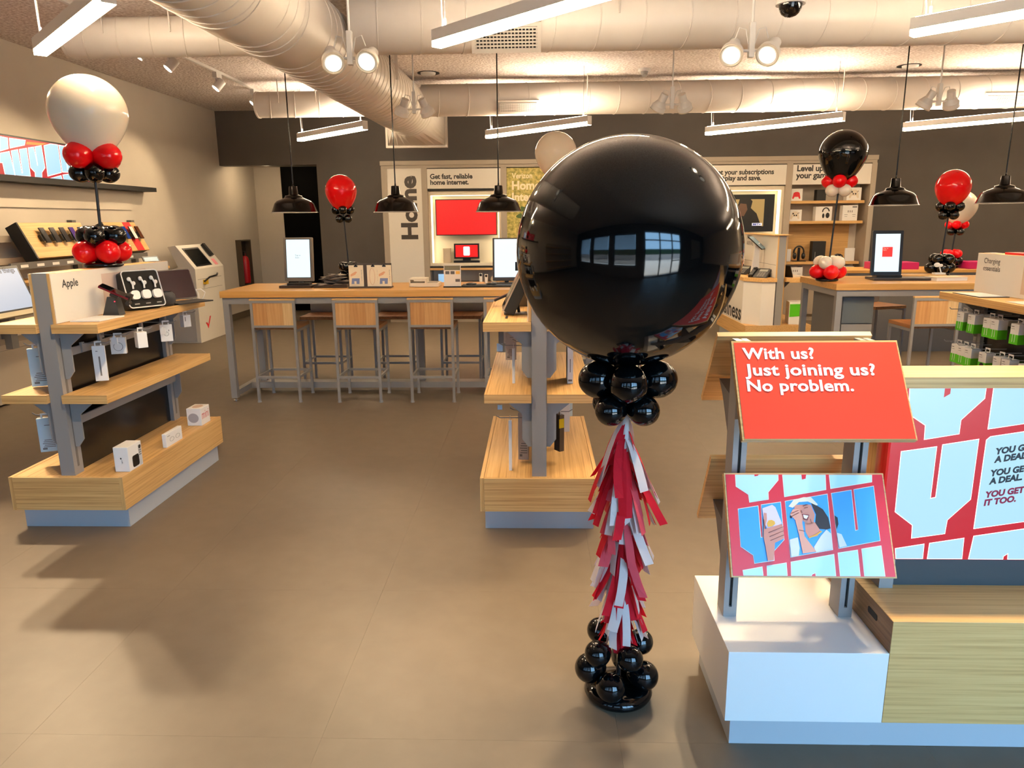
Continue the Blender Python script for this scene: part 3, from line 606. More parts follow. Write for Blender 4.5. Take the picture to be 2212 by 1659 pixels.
hung(-2.215, 4.5, .99, .05, .075, .04, 'small white carton on the far end hook past the shelf', GX, 1, yw+.7, deco='lines')
for x, y, z, lb in ((-2.21, 3.7, .972, 'small white price tag left of the cube carton'), (-2.13, 4.05, .968, 'small white price tag right of the cube carton')):
    one('price_tag', MB().box((x-.016, y-.003, z-.034), (x+.016, y+.003, z)).box((x-.006, y-.003, z), (x+.006, y+.003, z+.008)), CREAM, lb, 'price tag')
GX2 = -2.413-.06
PBL = mat('carton_pale', (206, 222, 226), .4)
hung(-2.60, 3.66, .925, .095, .2, .03, 'pale white carton, upper of two on the wall side of the left front gondola', GX2, -1, PI/2+.35, deco='text', back=PBL)
hung(-2.615, 3.66, .55, .085, .185, .03, 'pale white carton, lower of two on the wall side of the left front gondola', GX2, -1, PI/2+.35, deco='text', back=PBL)
# boxes on the base
Bz = .2905
t = thing('streaming_box_carton', 'white cube carton printed with a black rounded box and remote', 'box', (-2.158, 3.60, Bz), .0)
obj('carton', MB().cbox((0, 0, .066), (.078, .13, .132)), CREAM, t, local=True, bev=.002)
obj('print_box', MB().rbox((.0395, .0, .042), (.001, .062, .062), .012, 4, 'x'), BLACK, t, local=True)
obj('print_remote', MB().rbox((.0395, .046, .06), (.001, .026, .11), .004, 3, 'x'), mat('remote_silver', (196, 196, 196), .4), t, local=True)
rb = MB().cyl((.0398, .046, .104), (.0408, .046, .104), .0105, n=16)
for q in range(3): rb.cyl((.0398, .04, .086-q*.012), (.0408, .04, .086-q*.012), .0036, n=10).cyl((.0398, .052, .086-q*.012), (.0408, .052, .086-q*.012), .0036, n=10)
obj('print_buttons', rb, BLACK, t, local=True)
obj('lettering_mark', MB().ell((-.002, -.0655, .072), (.004, .0008, .005), nu=10, nv=6), BLACK, t, local=True)
lettering('tv4K', INK, t, (-2.158+.0, 3.60-.0655, Bz+.064), (0, 0, -1), (1, 0, 0), height=.007, lift=.0006)
t = thing('flat_carton', 'flat white carton with two faint grey outlines on the gondola base', 'box', (-2.142, 4.04, Bz), 0)
obj('carton', MB().cbox((0, 0, .04), (.024, .19, .08)), CREAM, t, local=True, bev=.002)
mb = MB()
for q in (-.03, .04): mb.tube([(.0125, q+.024*math.cos(a), .035+.012*math.sin(a)) for a in [2*PI*k/18 for k in range(18)]], .0008, 4, True)
mb.box((.0122, -.08, .06), (.0126, -.05, .063)); obj('print', mb, INKG, t, local=True)
t = thing('smart_speaker_carton', 'white cube carton showing a grey round speaker and pink lettering', 'box', (-2.182, 4.47, Bz), 0)
obj('carton', MB().cbox((0, 0, .056), (.092, .125, .112)), CREAM, t, local=True, bev=.002)
obj('print_speaker', MB().add([(.034*math.cos(a)-.004, -.0631, .05+.031*math.sin(a)) for a in [2*PI*k/24 for k in range(24)]], [list(range(24))]), mat('print_grey', (170, 166, 168), .6), t, local=True)
obj('print_top', MB().add([(.03*math.cos(a), .045*math.sin(a), .1124) for a in [2*PI*k/24 for k in range(24)]], [list(range(24))]), mat('print_tan', (206, 178, 158), .6), t, local=True)
lettering('mini', mat('print_pink', (206, 96, 96), .5), t, (-2.182+.0462, 4.47-.05, Bz+.04), (0, 1, 0), (0, 0, 1), width=.095, height=.05, lift=.0006)
# ---- on the centre gondola
t = thing('tilted_smart_display', 'tilted smart display seen from its dark side, on a grey stand', 'smart display', (-.14, 3.8, A), math.radians(4))
M = Matrix.Translation((-.03, 0, .0)) @ Matrix.Rotation(math.radians(26), 4, 'Y')
obj('display_side', MB().box((-.012, -.085, .02), (.045, .085, .235), M), mat('display_slate', (38, 42, 42), .5), t, local=True, bev=.003)
obj('display_frame', MB().box((-.02, -.088, .018), (-.012, .088, .238), M).box((-.012, -.085, .235), (.045, .085, .24), M), mat('frame_putty', (206, 190, 168), .5), t, local=True)
obj('display_glass', MB().box((-.0215, -.08, .026), (-.02, .08, .23), M), GLOSSK, t, local=True)
obj('foot_plate', MB().box((-.03, -.05, 0), (.09, .03, .006)), mat('foot_taupe', (128, 112, 94), .4), t, local=True)
obj('stem', MB().cyl((.05, 0, .0), (.035, 0, .1), .008, n=10), BLACK, t, local=True)
obj('cable', MB().tube([(.045, .02, .225), (.045, .02, .28), (.06, .03, .3), (.078, .03, .28), (.075, .03, .23)], .002, 6).cyl((.04, .02, .22), (.04, .02, .265), .008, n=8), BLACK, t, local=True)
t = thing('phone_dock', 'black phone dock with folded bracket behind the tilted smart display', 'phone dock', (-.06, 4.15, A))
obj('dock_body', MB().prism([(-.05, 0), (.05, 0), (.0, .1)], 'y', -.03, .03), mat('dock_taupe', (96, 86, 72), .5), t, local=True)
obj('dock_arm', MB().cbox((.03, 0, .13), (.07, .06, .03)).cyl((.04, 0, .1), (.06, 0, .18), .008, n=8), BLACK, t, local=True); obj('dock_tray', MB().cbox((-.1, -.02, .1), (.1, .06, .012), Matrix.Rotation(-.4, 4, 'Y')), BLACK, t, local=True)
one('display_card', MB().box((-.06, 4.32, A), (-.0, 4.42, A+.012)), CREAM, 'white information block at the far end of the centre gondola shelf', 'tile')
one('cable_slot', MB().box((-.155, 3.6, A), (-.143, 3.68, A+.003)), BLACK, 'short black cable strap on the front of the centre gondola shelf', 'strap')
CX = .013-.06; GON[0] = gc
GCT = mat('carton_taupe', (196, 184, 176), .5)
hung(-.115, 3.60, .925, .016, .18, .014, 'narrow white carton, edge on, upper hooks of the centre gondola', CX, -1, 0, deco=None)
hung(-.055, 3.75, .92, .07, .17, .014, 'tall grey carton with red line behind the narrow one', CX, -1, .3, deco='pen', back=GCT)
hung(-.14, 3.95, .96, .06, .16, .016, 'pale taupe carton on the second hook of the centre gondola', CX, -1, PI/2, deco='text', back=GCT)
hung(-.16, 4.2, .99, .06, .14, .016, 'taupe carton on the third hook under the smart display', CX, -1, PI/2-.2, deco='text', back=GCT)
one('price_tag', MB().box((-.2, 3.62, .905), (-.17, 3.626, .945)), mat('tag_blue', (176, 208, 240), .5), 'pale blue price tag on the upper hook end of the centre gondola', 'price tag')
one('price_tag', MB().box((-.205, 3.7, .58), (-.18, 3.706, .605)), mat('tag_blue', (176, 208, 240), .5), 'pale blue price tag on the lower hook end of the centre gondola', 'price tag')
hung(-.135, 3.58, .555, .02, .29, .016, 'long white carton, edge on, lower hooks of the centre gondola', CX, -1, 0)
hung(-.07, 3.72, .56, .055, .26, .02, 'long grey carton with printed lines on the lower hooks', CX, -1, PI/2-.1, deco='text', back=GCT)
CX2 = .013+.06
t = hung(.12, 3.72, .55, .05, .2, .03, 'dark charcoal carton with yellow badge on the lower right hooks', CX2, 1, .6, back=mat('carton_charcoal', (70, 60, 50), .5))
obj('badge', MB().box((-.02, -.0262, -.07), (.012, -.0255, -.02)), mat('badge_yellow', (196, 170, 20), .5), t, local=True)
hung(.16, 3.98, .57, .03, .19, .05, 'white carton on the lower right hooks behind the charcoal one', CX2, 1, .2, deco='lines')
hung(.19, 4.2, .58, .03, .17, .04, 'pale blue carton on the lower right hooks, farthest', CX2, 1, .4, deco='lines', back=PBL)
t = thing('phone_case_carton', 'tall white carton standing edge on at the right of the centre gondola', 'box', (.175, 3.78, .7195), 0)
obj('carton', MB().cbox((0, 0, .11), (.03, .16, .22)), CREAM, t, local=True, bev=.0015); obj('print', MB().box((-.002, -.0806, .06), (.002, -.0802, .13)).box((-.01, -.0806, .012), (.01, -.0802, .022)), INKG, t, local=True)
# ================================================================ oak bar tables
def bar_table(x0, x1, y0, y1, label, foot=True):
    t = thing('bar_table', label, 'table', ((x0+x1)/2, (y0+y1)/2, 0))
    zt = .978; obj('table_top', MB().box((x0, y0, zt-.056), (x1, y1, zt)), W_T, t, bev=.002)
    a, b, c, d = x0+.015, x1-.015, y0+.015, y1-.015; z = zt-.056
    obj('apron', MB().box((a, c, z-.055), (b, c+.05, z)).box((a, d-.05, z-.055), (b, d, z)).box((a, c+.05, z-.055), (a+.05, d-.05, z)).box((b-.05, c+.05, z-.055), (b, d-.05, z)), GREYM, t)
    for x in (a, b-.052):
        for y in (c, d-.052):
            lg = obj('leg', MB().box((x, y, .03), (x+.052, y+.052, z-.055)), GREYM, t)
            obj('foot_screw', MB().cyl((x+.026, y+.026, 0), (x+.026, y+.026, .008), .022, n=12).cyl((x+.026, y+.026, .008), (x+.026, y+.026, .03), .008, n=8), CHROME, lg)
    for x in (a, b-.052): obj('end_rail', MB().box((x, c+.052, .045), (x+.052, d-.052, .095)), GREYM, t)
    ym = (y0+y1)/2-.06; obj('foot_rail', MB().box((a+.052, ym, .045), (b-.052, ym+.13, .1)), GREYM, t)
    return t
bt1 = bar_table(-2.73, .55, 6.2, 7.03, 'long oak bar table with grey legs and four near bar stools')
for xx, lb in ((-2.1, 'a'), (-.6, 'b')): obj('mid_leg', MB().box((xx-.5, 6.62, .1), (xx-.44, 6.68, .87)), GREYM, bt1)
bt2 = bar_table(2.64, 6.2, 6.52, 7.42, 'oak bar table at the right with a grey drawer pedestal')
pd = obj('drawer_pedestal', MB().box((2.74, 6.62, .06), (3.02, 7.3, .86)), GREYD, bt2); obj('drawer_front', MB().box((2.745, 6.6, .62), (3.015, 6.62, .85)), mat('slate_drawer', (96, 104, 108), .4), pd); obj('drawer_front', MB().box((2.745, 6.6, .07), (3.015, 6.62, .61)), GREYM, pd)
def planks(mb_args, n, parent, tones, M=None, along='z'):
    x0, x1, y0, y1, z0, z1 = mb_args; w_ = [1.0, 1.15, .7, .9][:n]; s = sum(w_); x = x0
    for k in range(n):
        xe = x+(x1-x0)*w_[k]/s
        obj('plank', MB().box((x+.0006, y0, z0), (xe-.0006, y1, z1), M), tones[k % len(tones)], parent, local=True); x = xe
ST = [wood('stool_oak_mid', 'z', (176, 122, 70), (196, 144, 88), (206, 156, 100), .5, 60, 2), wood('stool_oak_light', 'z', (192, 142, 86), (206, 158, 102), (216, 170, 116), .5, 60, 2), wood('stool_oak_pale', 'z', (204, 164, 110), (222, 186, 132), (232, 198, 148), .5, 60, 2)]
SS = [wood('seat_oak', 'y', (150, 96, 52), (170, 114, 66), (182, 126, 76), .45, 60, 2)]
def stool(label, group='bar stools at the oak tables', tones=ST):
    """seat faces +y, back at -y"""
    t = thing('bar_stool', label, 'stool', (0, 0, 0), 0, group); w_, d_ = .195, .19; b = .011
    for sx in (-1, 1):
        x = sx*(w_-b)
        lb = obj('leg', MB().box((x-b, -d_, .012), (x+b, -d_+2*b, .90)), GREYM, t, local=True); obj('foot_cap', MB().cyl((x, -d_+b, 0), (x, -d_+b, .02), .019, .014, n=10), GREYM, lb, local=True)
        lf = obj('leg', MB().box((x-b, d_-2*b, .012), (x+b, d_, .645)), GREYM, t, local=True); obj('foot_cap', MB().cyl((x, d_-b, 0), (x, d_-b, .02), .019, .014, n=10), GREYM, lf, local=True)
        obj('foot_rail', MB().box((x-b*.8, -d_+2*b, .215), (x+b*.8, d_-2*b, .235)), GREYM, t, local=True)
        obj('seat_rail', MB().box((x-b, -d_+2*b, .622), (x+b, d_-2*b, .645)), GREYM, t, local=True)
    for y in (-d_, d_-2*b): obj('foot_rail', MB().box((-w_+2*b, y, .215), (w_-2*b, y+2*b, .235)), GREYM, t, local=True)
    st_ = obj('seat', MB().box((-w_+.001, -d_+2*b, .645), (w_-.001, d_, .675)), SS[0], t, local=True, bev=.002)
    bf = obj('back_frame', MB().box((-w_+2*b, -d_+.018, .665), (w_-2*b, -d_+2*b, .90)).box((-w_+2*b, -d_, .665), (w_-2*b, -d_+2*b, .685)).box((-w_+2*b, -d_, .878), (w_-2*b, -d_+2*b, .90)), GREYM, t, local=True)
    planks((-w_+2*b, w_-2*b, -d_+.005, -d_+.017, .685, .878), 3, bf, tones)
    obj('back_cap', MB().box((-w_-.002, -d_-.002, .90), (w_+.002, -d_+.026, .914)), W_X, t, local=True, bev=.0015)
    return t
s0 = stool('leftmost near side bar stool at the long table, pale plank in its backrest')
s0.location = (-2.27, 6.365, 0)
alt = [[ST[1], ST[0], ST[1]], [ST[0], ST[1], ST[1]], [ST[1], ST[1], ST[0]]]
for k, (x, lb) in enumerate(((-1.55, 'near side bar stool second from the left of the long table, below the clipboards'), (-.905, 'near side bar stool third from the left, below the white payment device'), (-.25, 'near side bar stool mostly hidden behind the centre gondola shelf'))):
    q = stool(lb, tones=alt[k]); q.location = (x, 6.355, 0)
for x, lb in ((-2.06, 'far side bar stool opposite the leftmost near stool'), (-1.36, 'far side bar stool opposite the second near stool'), (-.72, 'far side bar stool opposite the third near stool'), (-.1, 'far side bar stool hidden behind the centre gondola')):
    dup(s0, (x, 7.02, 0), PI, lb)
dup(s0, (3.28, 6.25, 0), .03, 'near side bar stool at the right table beside the green packages')
dup(s0, (3.5, 7.6, 0), PI+.35, 'far side bar stool at the right table, its seat seen beyond the pedestal')
dup(s0, (4.6, 6.6, 0), .2, 'bar stool at the right table hidden behind the Charging essentials gondola')
# ================================================================ things on the left table
TZ = .9785
t = thing('kiosk_monitor', 'upright bright white monitor in a grey frame at the table left end', 'monitor', (-2.14, 6.55, TZ))
obj('tray_base', MB().box((-.16, -.08, 0), (.13, .1, .022)), mat('tray_dark', (34, 24, 20), .4), t, local=True)
obj('stand_foot', MB().box((-.1, -.04, .022), (.1, .05, .04)).cyl((0, .05, .03), (0, .05, .12), .02, n=10), BLACK, t, local=True)
M = Matrix.Translation((0, 0, .06)) @ Matrix.Rotation(math.radians(-6), 4, 'X')
fr_ = obj('bezel', MB().rbox((0, .015, .19), (.262, .03, .39), .008, 3, 'y', M), mat('bezel_silver', (120, 112, 100), .3, .5), t, local=True)
obj('screen_border', MB().box((-.112, -.0015, .025), (.112, .0, .372), M), BLACK, fr_, local=True)
sc1 = obj('screen', MB().box((-.106, -.003, .03), (.106, -.0015, .366), M), SCRW, fr_, local=True)
R1 = worldM(t) @ M
def lt(s, m, parent, T4, x, z, **k):
    return lettering(s, m, parent, T4 @ Vector((x, -.0032, z)), T4.to_3x3() @ Vector((1, 0, 0)), T4.to_3x3() @ Vector((0, 0, 1)), lift=.0006, **k)
lt('Tap to\nStart', INKG, t, R1, -.028, .2, width=.05, height=.034)
# tray of grey face coverings / pouches
t = thing('pouch_tray', 'dark tray under the heap of grey pouches', 'tray', (-1.84, 6.58, TZ))
obj('tray', MB().box((-.15, -.1, 0), (.15, .1, .006)).box((-.15, -.1, .006), (.15, -.092, .03)).box((-.15, .092, .006), (.15, .1, .03)).box((-.15, -.092, .006), (-.142, .092, .03)).box((.142, -.092, .006), (.15, .092, .03)), mat('tray_dark', (34, 24, 20), .4), t, local=True)
PG = [mat('pouch_grey', (120, 108, 98), .7), mat('pouch_pale', (156, 142, 128), .7), mat('pouch_dark', (82, 72, 66), .7)]
rnd = random.Random(3)
for k in range(24):
    lay = k//6; M = Matrix.Translation((-1.84+rnd.uniform(-.11, .11)*(1-.15*lay), 6.57+rnd.uniform(-.06, .06), TZ+.018+lay*.028+rnd.uniform(0, .006))) @ Matrix.Rotation(rnd.uniform(-.6, .6), 4, 'Z') @ Matrix.Rotation(rnd.uniform(-.25, .25), 4, 'Y')
    mb = MB(); n = 10
    top = [M @ Vector((.062*math.copysign(abs(math.cos(a))**.6, math.cos(a)), .038*math.copysign(abs(math.sin(a))**.6, math.sin(a)), 0)) for a in [2*PI*q/n for q in range(n)]]
    mb.add(top+[M @ Vector((0, 0, .013)), M @ Vector((0, 0, -.011))], [(q, (q+1) % n, n) for q in range(n)]+[((q+1) % n, q, n+1) for q in range(n)], True)
    o = one('folded_pouch', mb, PG[k % 3], 'grey folded pouch in the heap beside the bright monitor', 'pouch', 'grey pouches in the tray')
# clipboards in a stand
t = thing('clip_stand', 'dark stand holding three clipped sketch cards on the long table', 'card stand', (-1.47, 6.46, TZ))
obj('board', MB().box((-.19, .0, 0), (.19, .012, .215)), mat('stand_brown', (64, 54, 46), .5), t, local=True); obj('ledge', MB().box((-.19, -.05, 0), (.19, .06, .012)), mat('stand_brown', (64, 54, 46), .5), t, local=True)
SKIN = mat('print_skin', (226, 170, 128), .6); BLUEP = mat('print_denim', (112, 128, 170), .6); CARD = mat('card_cream', (244, 228, 196), .5)
for k, (x, w_) in enumerate(((-.125, .13), (.028, .11), (.128, .125))):
    c = obj('sketch_card', MB().box((x-w_/2, -.006-.003*k, .014), (x+w_/2, -.003-.003*k, .2)), CARD, t, local=True); yq = -.0066-.003*k
    obj('clip', MB().box((x-.015, yq-.006, .185), (x+.015, .016, .198)).cyl((x, yq-.003, .198), (x, yq-.003, .21), .008, n=8), BLACK, t, local=True)
    if k != 1:
        obj('print_denim', MB().add([(x-.045, yq, .035), (x+.025, yq, .035), (x+.03, yq, .085), (x-.04, yq, .085)], [(0, 1, 2, 3)]), BLUEP, c, local=True)
        obj('print_arm', MB().add([(x-.05, yq, .1), (x-.01, yq, .115), (x+.01, yq, .14), (x-.005, yq, .145), (x-.05, yq, .12)], [(0, 1, 2, 3, 4)]), SKIN, c, local=True)
        obj('print_phone', MB().add([(x-.02, yq-.0006, .03), (x, yq-.0006, .03), (x, yq-.0006, .06), (x-.02, yq-.0006, .06)], [(0, 1, 2, 3)]), CARD, c, local=True)
    else: obj('print_outline', MB().tube([(x+.024*math.cos(a)-.01, yq, .1+.072*math.sin(a)) for a in [2*PI*q/24 for q in range(24)]], .0012, 4, True), mat('print_orange', (214, 150, 90), .6), c, local=True)
    lettering('CASE-MATE', INKG, t, t.location+Vector((x+w_/2-.012, yq, .06)), (0, 0, 1), (-1, 0, 0), width=.1, height=.008, lift=.0006)
t = thing('payment_device', 'white cash and receipt device with a raised slotted left half', 'device', (-1.0, 6.58, TZ))
obj('body', MB().rbox((0, 0, .02), (.27, .2, .035), .02, 4), mat('device_white', (226, 216, 198), .4), t, local=True, bev=.003); obj('lid', MB().box((-.13, -.1, .066), (.02, .09, .076)).box((-.13, -.1, .036), (-.12, .09, .066)).box((.01, -.1, .036), (.02, .09, .066)), mat('device_white', (226, 216, 198), .4), t, local=True)
obj('top_plate', MB().box((.03, -.085, .0375), (.12, .085, .04)), mat('device_grey', (150, 140, 126), .5), t, local=True)
t = thing('price_sheet', 'upright sheet with rows of small square symbols on a black foot', 'sign', (-.74, 6.46, TZ))
obj('sheet', MB().box((-.075, -.002, .01), (.075, .002, .2)), mat('sheet_white', (232, 224, 212), .5), t, local=True); obj('foot', MB().box((-.08, -.03, 0), (.08, .03, .01)), BLACK, t, local=True)
obj('print_header', MB().box((-.07, -.0026, .15), (.07, -.002, .19)), mat('print_olive', (120, 116, 92), .5), t, local=True)
for k in range(3): obj('print_square', MB().box((-.062+k*.046, -.0026, .115), (-.026+k*.046, -.002, .142)), [mat('sq_grey', (96, 92, 90), .5), mat('sq_grey', (96, 92, 90), .5), mat('sq_amber', (236, 180, 80), .5)][k], t, local=True)
obj('print_square', MB().box((.026, -.0026, .048), (.066, -.002, .072)), mat('sq_grey', (96, 92, 90), .5), t, local=True)
t = thing('pin_tray', 'long black tray with small dark cases, right half of the long table', 'tray', (-.42, 6.5, TZ))
obj('tray', MB().box((-.24, -.07, 0), (.26, .09, .018)), BLACKM, t, local=True, bev=.004)
for x, lb in ((-.58, 'left'), (-.4, 'right')):
    q = MB().lathe([(0, .0), (.045, 0), (.05, .008), (.03, .016), (0, .018)], (x, 6.52, TZ+.018), 18); one('dark_case', q, BLACK, 'small round dark case, %s one on the black tray' % lb, 'case')
t = thing('kiosk_monitor', 'upright pale blue monitor in a black frame behind the tilted smart display', 'monitor', (-.27, 6.66, TZ))
obj('tray_base', MB().box((-.14, -.03, 0), (.13, .1, .02)), BLACKM, t, local=True); obj('stand_foot', MB().cyl((0, .05, .02), (0, .05, .1), .02, n=10), BLACK, t, local=True)
M = Matrix.Translation((0, 0, .05)) @ Matrix.Rotation(math.radians(-6), 4, 'X')
fr_ = obj('bezel', MB().rbox((0, .015, .18), (.25, .03, .385), .008, 3, 'y', M), mat('bezel_bronze', (58, 50, 40), .35, .4), t, local=True)
obj('screen', MB().box((-.108, -.002, .02), (.108, 0, .36), M), SCRW, fr_, local=True)
# small white devices behind, on the niche counter line
t = thing('webcam', 'white pill shaped camera with black lens beyond the long table', 'camera', (-.47, 6.9, TZ)); obj('body', MB().rbox((0, 0, .04), (.03, .03, .08), .012, 4), CREAM, t, local=True); obj('lens', MB().ell((0, -.014, .066), (.011, .006, .011)), BLACK, t, local=True)
# ================================================================ things on the right table
t = thing('kiosk_monitor', 'upright monitor with a red square on pale screen, right table', 'monitor', (3.26, 6.95, TZ), -.08)
obj('tray_base', MB().box((-.15, -.13, 0), (.4, .1, .022)), mat('tray_dark', (34, 24, 20), .4), t, local=True, bev=.003); obj('stand_foot', MB().box((-.1, -.06, .022), (.12, .06, .045)).cyl((0, .05, .03), (0, .05, .1), .02, n=10), BLACK, t, local=True)
M = Matrix.Translation((.0, 0, .045)) @ Matrix.Rotation(math.radians(-6), 4, 'X')
fr_ = obj('bezel', MB().rbox((0, .015, .2), (.27, .03, .41), .008, 3, 'y', M), BLACK, t, local=True)
obj('screen', MB().box((-.108, -.002, .028), (.108, 0, .375), M), SCRW, fr_, local=True)
obj('print_square', MB().box((-.045, -.003, .165), (.045, -.002, .255), M), mat('screen_red_square', (214, 40, 36), .4, emit=.6, emitc=lin((214, 36, 32))), fr_, local=True)
lt('Tap to\nStart', CREAM, t, worldM(t) @ M, -.04, .222, width=.045, height=.026)
for k, (x, y, w_, lb) in enumerate(((3.74, 6.82, .3, 'thick cream catalogue, lower one beside the monitor tray'), (3.86, 7.0, .26, 'thin tan catalogue behind the thick one on the right table'))):
    t = thing('catalogue', lb, 'book', (x, y, TZ), .12)
    obj('cover', MB().box((-w_/2, -.09, 0), (w_/2, .09, .003)).box((-w_/2, -.09, .032-.012*k), (w_/2, .09, .035-.012*k)), mat('cover_cream', (226, 204, 168), .5), t, local=True); obj('pages', MB().box((-w_/2+.004, -.087, .003), (w_/2-.003, .087, .032-.012*k)), CREAM, t, local=True)
t = thing('wood_riser', 'low oak riser block behind the monitor tray', 'riser', (3.6, 7.2, TZ)); obj('riser_board', MB().box((-.2, -.1, 0), (.3, .1, .03)), W_X, t, local=True, bev=.002)
t = thing('desk_gadget', 'small white gadget on a stalk before the black balloon base', 'gadget', (3.84, 7.15, TZ+.0305)); obj('gadget_foot', MB().box((-.04, -.03, 0), (.06, .03, .016)), CREAM, t, local=True); obj('gadget_arm', MB().cyl((.03, 0, .016), (.0, 0, .1), .006, n=8).ell((-.02, -.01, .09), (.03, .008, .022)).ell((.02, -.01, .085), (.016, .007, .014)), CREAM, t, local=True)
# ================================================================ endcap stand with tilted signs
t = ec = thing('sign_stand', 'white based stand carrying a red question sign above a collage sign', 'sign stand', (.78, 2.13, 0))
obj('plinth', MB().box((.579, 1.93, 0), (1.0, 2.34, .1)), PLINTH, t)
obj('white_base', MB().box((.554, 1.9, .1), (1.0105, 2.366, .327)), WHITE, t, bev=.001)
for x in (.586, .943):
    p = obj('post', MB().box((x, 2.096, .327), (x+.016, 2.17, 1.2)).box((x+.025, 2.096, .327), (x+.041, 2.17, 1.2)).box((x+.016, 2.096, .327), (x+.025, 2.17, .36)), GREYM, t)
    obj('post_slot', MB().box((x+.016, 2.106, .36), (x+.025, 2.16, 1.2)), BLACKM, p)
U_ = Vector((0, 2.05-1.882, 1.212-.971)).normalized()
def sign_panel(yb, zb, yt, zt, name, back=False):
    """wood backed panel 46 cm wide; lower edge (yb, zb), upper edge (yt, zt), facing -y"""
    x0, x1 = .55, 1.01; u = Vector((0, yt-yb, zt-zb)); L = u.length; u.normalize(); n_ = Vector((1, 0, 0)).cross(u)
    if back: n_ = -n_
    mb = MB(); o = Vector((0, yb, zb)); d = -n_*.018; c = [o, o+u*L, o+u*L+d, o+d]
    vs = [Vector((x0, q.y, q.z)) for q in c]+[Vector((x1, q.y, q.z)) for q in c]
    fs = [(0,3,2,1),(4,5,6,7),(0,1,5,4),(1,2,6,5),(2,3,7,6),(3,0,4,7)]
    if not back: fs = [f[::-1] for f in fs]
    mb.add(vs, fs)
    return obj(name, mb, W_X, t), Vector((x0, yb, zb)), u, L
ORNG = mat('sign_red_orange', (236, 66, 40), .42)
pu, o, u, L = sign_panel(1.882, .971, 2.05, 1.212, 'sign_board'); X_ = (1, 0, 0)
flat([rect(.006, .004, .456, L-.006)], ORNG, pu, o, X_, u, .0012, 'sign_print')
WT = mat('print_white', (244, 240, 236), .5)
for s_, u0, v0, w_, h_ in (('With us?', .0265, .236, .198, None), ('Just joining us?', .027, .175, .357, None), ('No problem.', .0285, .129, .288, None)):
    lettering(s_, WT, pu, o+Vector(X_)*u0+u*v0, X_, u, width=w_, height={'With us?': .036, 'Just joining us?': .0475, 'No problem.': .045}[s_], bold=.026, space=1.03, lift=.0024)
pl, o, u, L = sign_panel(1.905, .56, 2.047, .82, 'sign_board')
REDP = mat('print_red', (216, 30, 48), .35)
flat([rect(.004, .004, .456, L-.004)], REDP, pl, o, X_, u, .0012, 'sign_print')
SKYP = mat('print_sky', (58, 158, 232), .35); CLS = {'pale': PALE, 'red': REDP, 'sky': SKYP, 'phone': mat('print_lilac', (222, 206, 232), .4), 'skin': mat('print_skin_tone', (206, 138, 118), .45), 'arm': mat('print_arm_tone', (222, 160, 138), .45),
     'gold': mat('print_gold', (226, 170, 40), .4), 'hair': mat('print_hair', (38, 24, 24), .5), 'visor': mat('print_visor', (232, 224, 200), .5), 'shirt': mat('print_shirt', (214, 218, 240), .5), 'teeth': WT, 'neck': mat('print_gold', (226, 170, 40), .4)}
clip = lambda P: [[(min(max(x, .005), .455), min(max(y, .005), L-.005)) for x, y in p] for p in P]
flat(clip([grow(p, .0016) for p in GFX_LOW['pale']+GFX_LOW['sky']]), WT, pl, o, X_, u, .0016, 'print_outline')
for k, key in enumerate(('pale', 'red', 'sky', 'hair', 'skin', 'visor', 'teeth', 'shirt', 'phone', 'arm', 'neck', 'gold')):
    P = GFX_LOW[key]
    if key == 'skin':
        flat(clip(P[1:]), CLS[key], pl, o, X_, u, .002+.00035*k, 'print_figure'); flat(clip(P[:1]), CLS[key], pl, o, X_, u, .002+.00035*11.5, 'print_hand'); continue
    flat(clip(P), CLS[key], pl, o, X_, u, .002+.00035*k, 'print_'+{'pale': 'letters', 'red': 'gaps', 'sky': 'windows'}.get(key, key))
# small features of the laughing face
flat(clip(GFX_FACE['mouth']), mat('print_mouth', (130, 40, 44), .5), pl, o, X_, u, .0063, 'print_mouth'); flat(clip(GFX_LOW['teeth']), WT, pl, o, X_, u, .0066, 'print_teeth'); flat(clip(GFX_FACE['line']), mat('print_feature', (112, 60, 52), .5), pl, o, X_, u, .0069, 'print_feature')
for yb, zb, yt, zt in ((2.384, .971, 2.216, 1.212), (2.361, .56, 2.219, .82)): sign_panel(yb, zb, yt, zt, 'rear_board', True)
for x in (.586, .943):
    for z in (1.03, .62):
        obj('panel_bracket', MB().prism([(2.17, z), (2.30, z+.02), (2.25, z-.02), (2.17, z-.12)], 'x', x, x+.041), GREYD, t)
        obj('panel_bracket', MB().prism([(2.096, z+.02), (1.96, z-.0), (2.0, z-.03), (2.096, z-.06)], 'x', x, x+.041), GREYD, t)
# ---------------------------------------------------------------- low media bench with the large screen
t = mb_ = thing('media_bench', 'long oak bench on a grey plinth holding the large light blue and red screen', 'bench', (1.8, 2.2, 0))
obj('plinth', MB().box((1.0005, 1.931, 0), (2.5, 2.5, .1)), PLINTH, t)
bx = obj('bench_body', MB().box((1.0115, 1.9, .1), (2.5, 2.55, .4285)), W_X, t, bev=.001)
obj('end_panel', MB().box((1.0108, 1.902, .101), (1.0115, 2.548, .427)), wood('oak_dark_end', 'y', (128, 96, 64), (150, 114, 78), (166, 128, 90)), t)
hg = MB().rbox((1.0102, 2.02, .385), (.001, .06, .02), .006, 4, 'x'); obj('hand_grip', hg, BLACKM, t)
for x in (1.058, 2.4): 
    p = obj('post', MB().box((x, 2.095, .4285), (x+.042, 2.17, .5225)), GREYM, t); obj('post_slot', MB().box((x+.018, 2.094, .47), (x+.026, 2.096, .5)), BLACKM, p)
obj('screen_skirt', MB().box((1.1, 2.115, .4295), (2.46, 2.16, .522)), mat('slate_skirt', (58, 66, 70), .5), t)
obj('top_board', MB().box((1.045, 2.09, 1.0645), (2.48, 2.26, 1.097)), W_X, t)
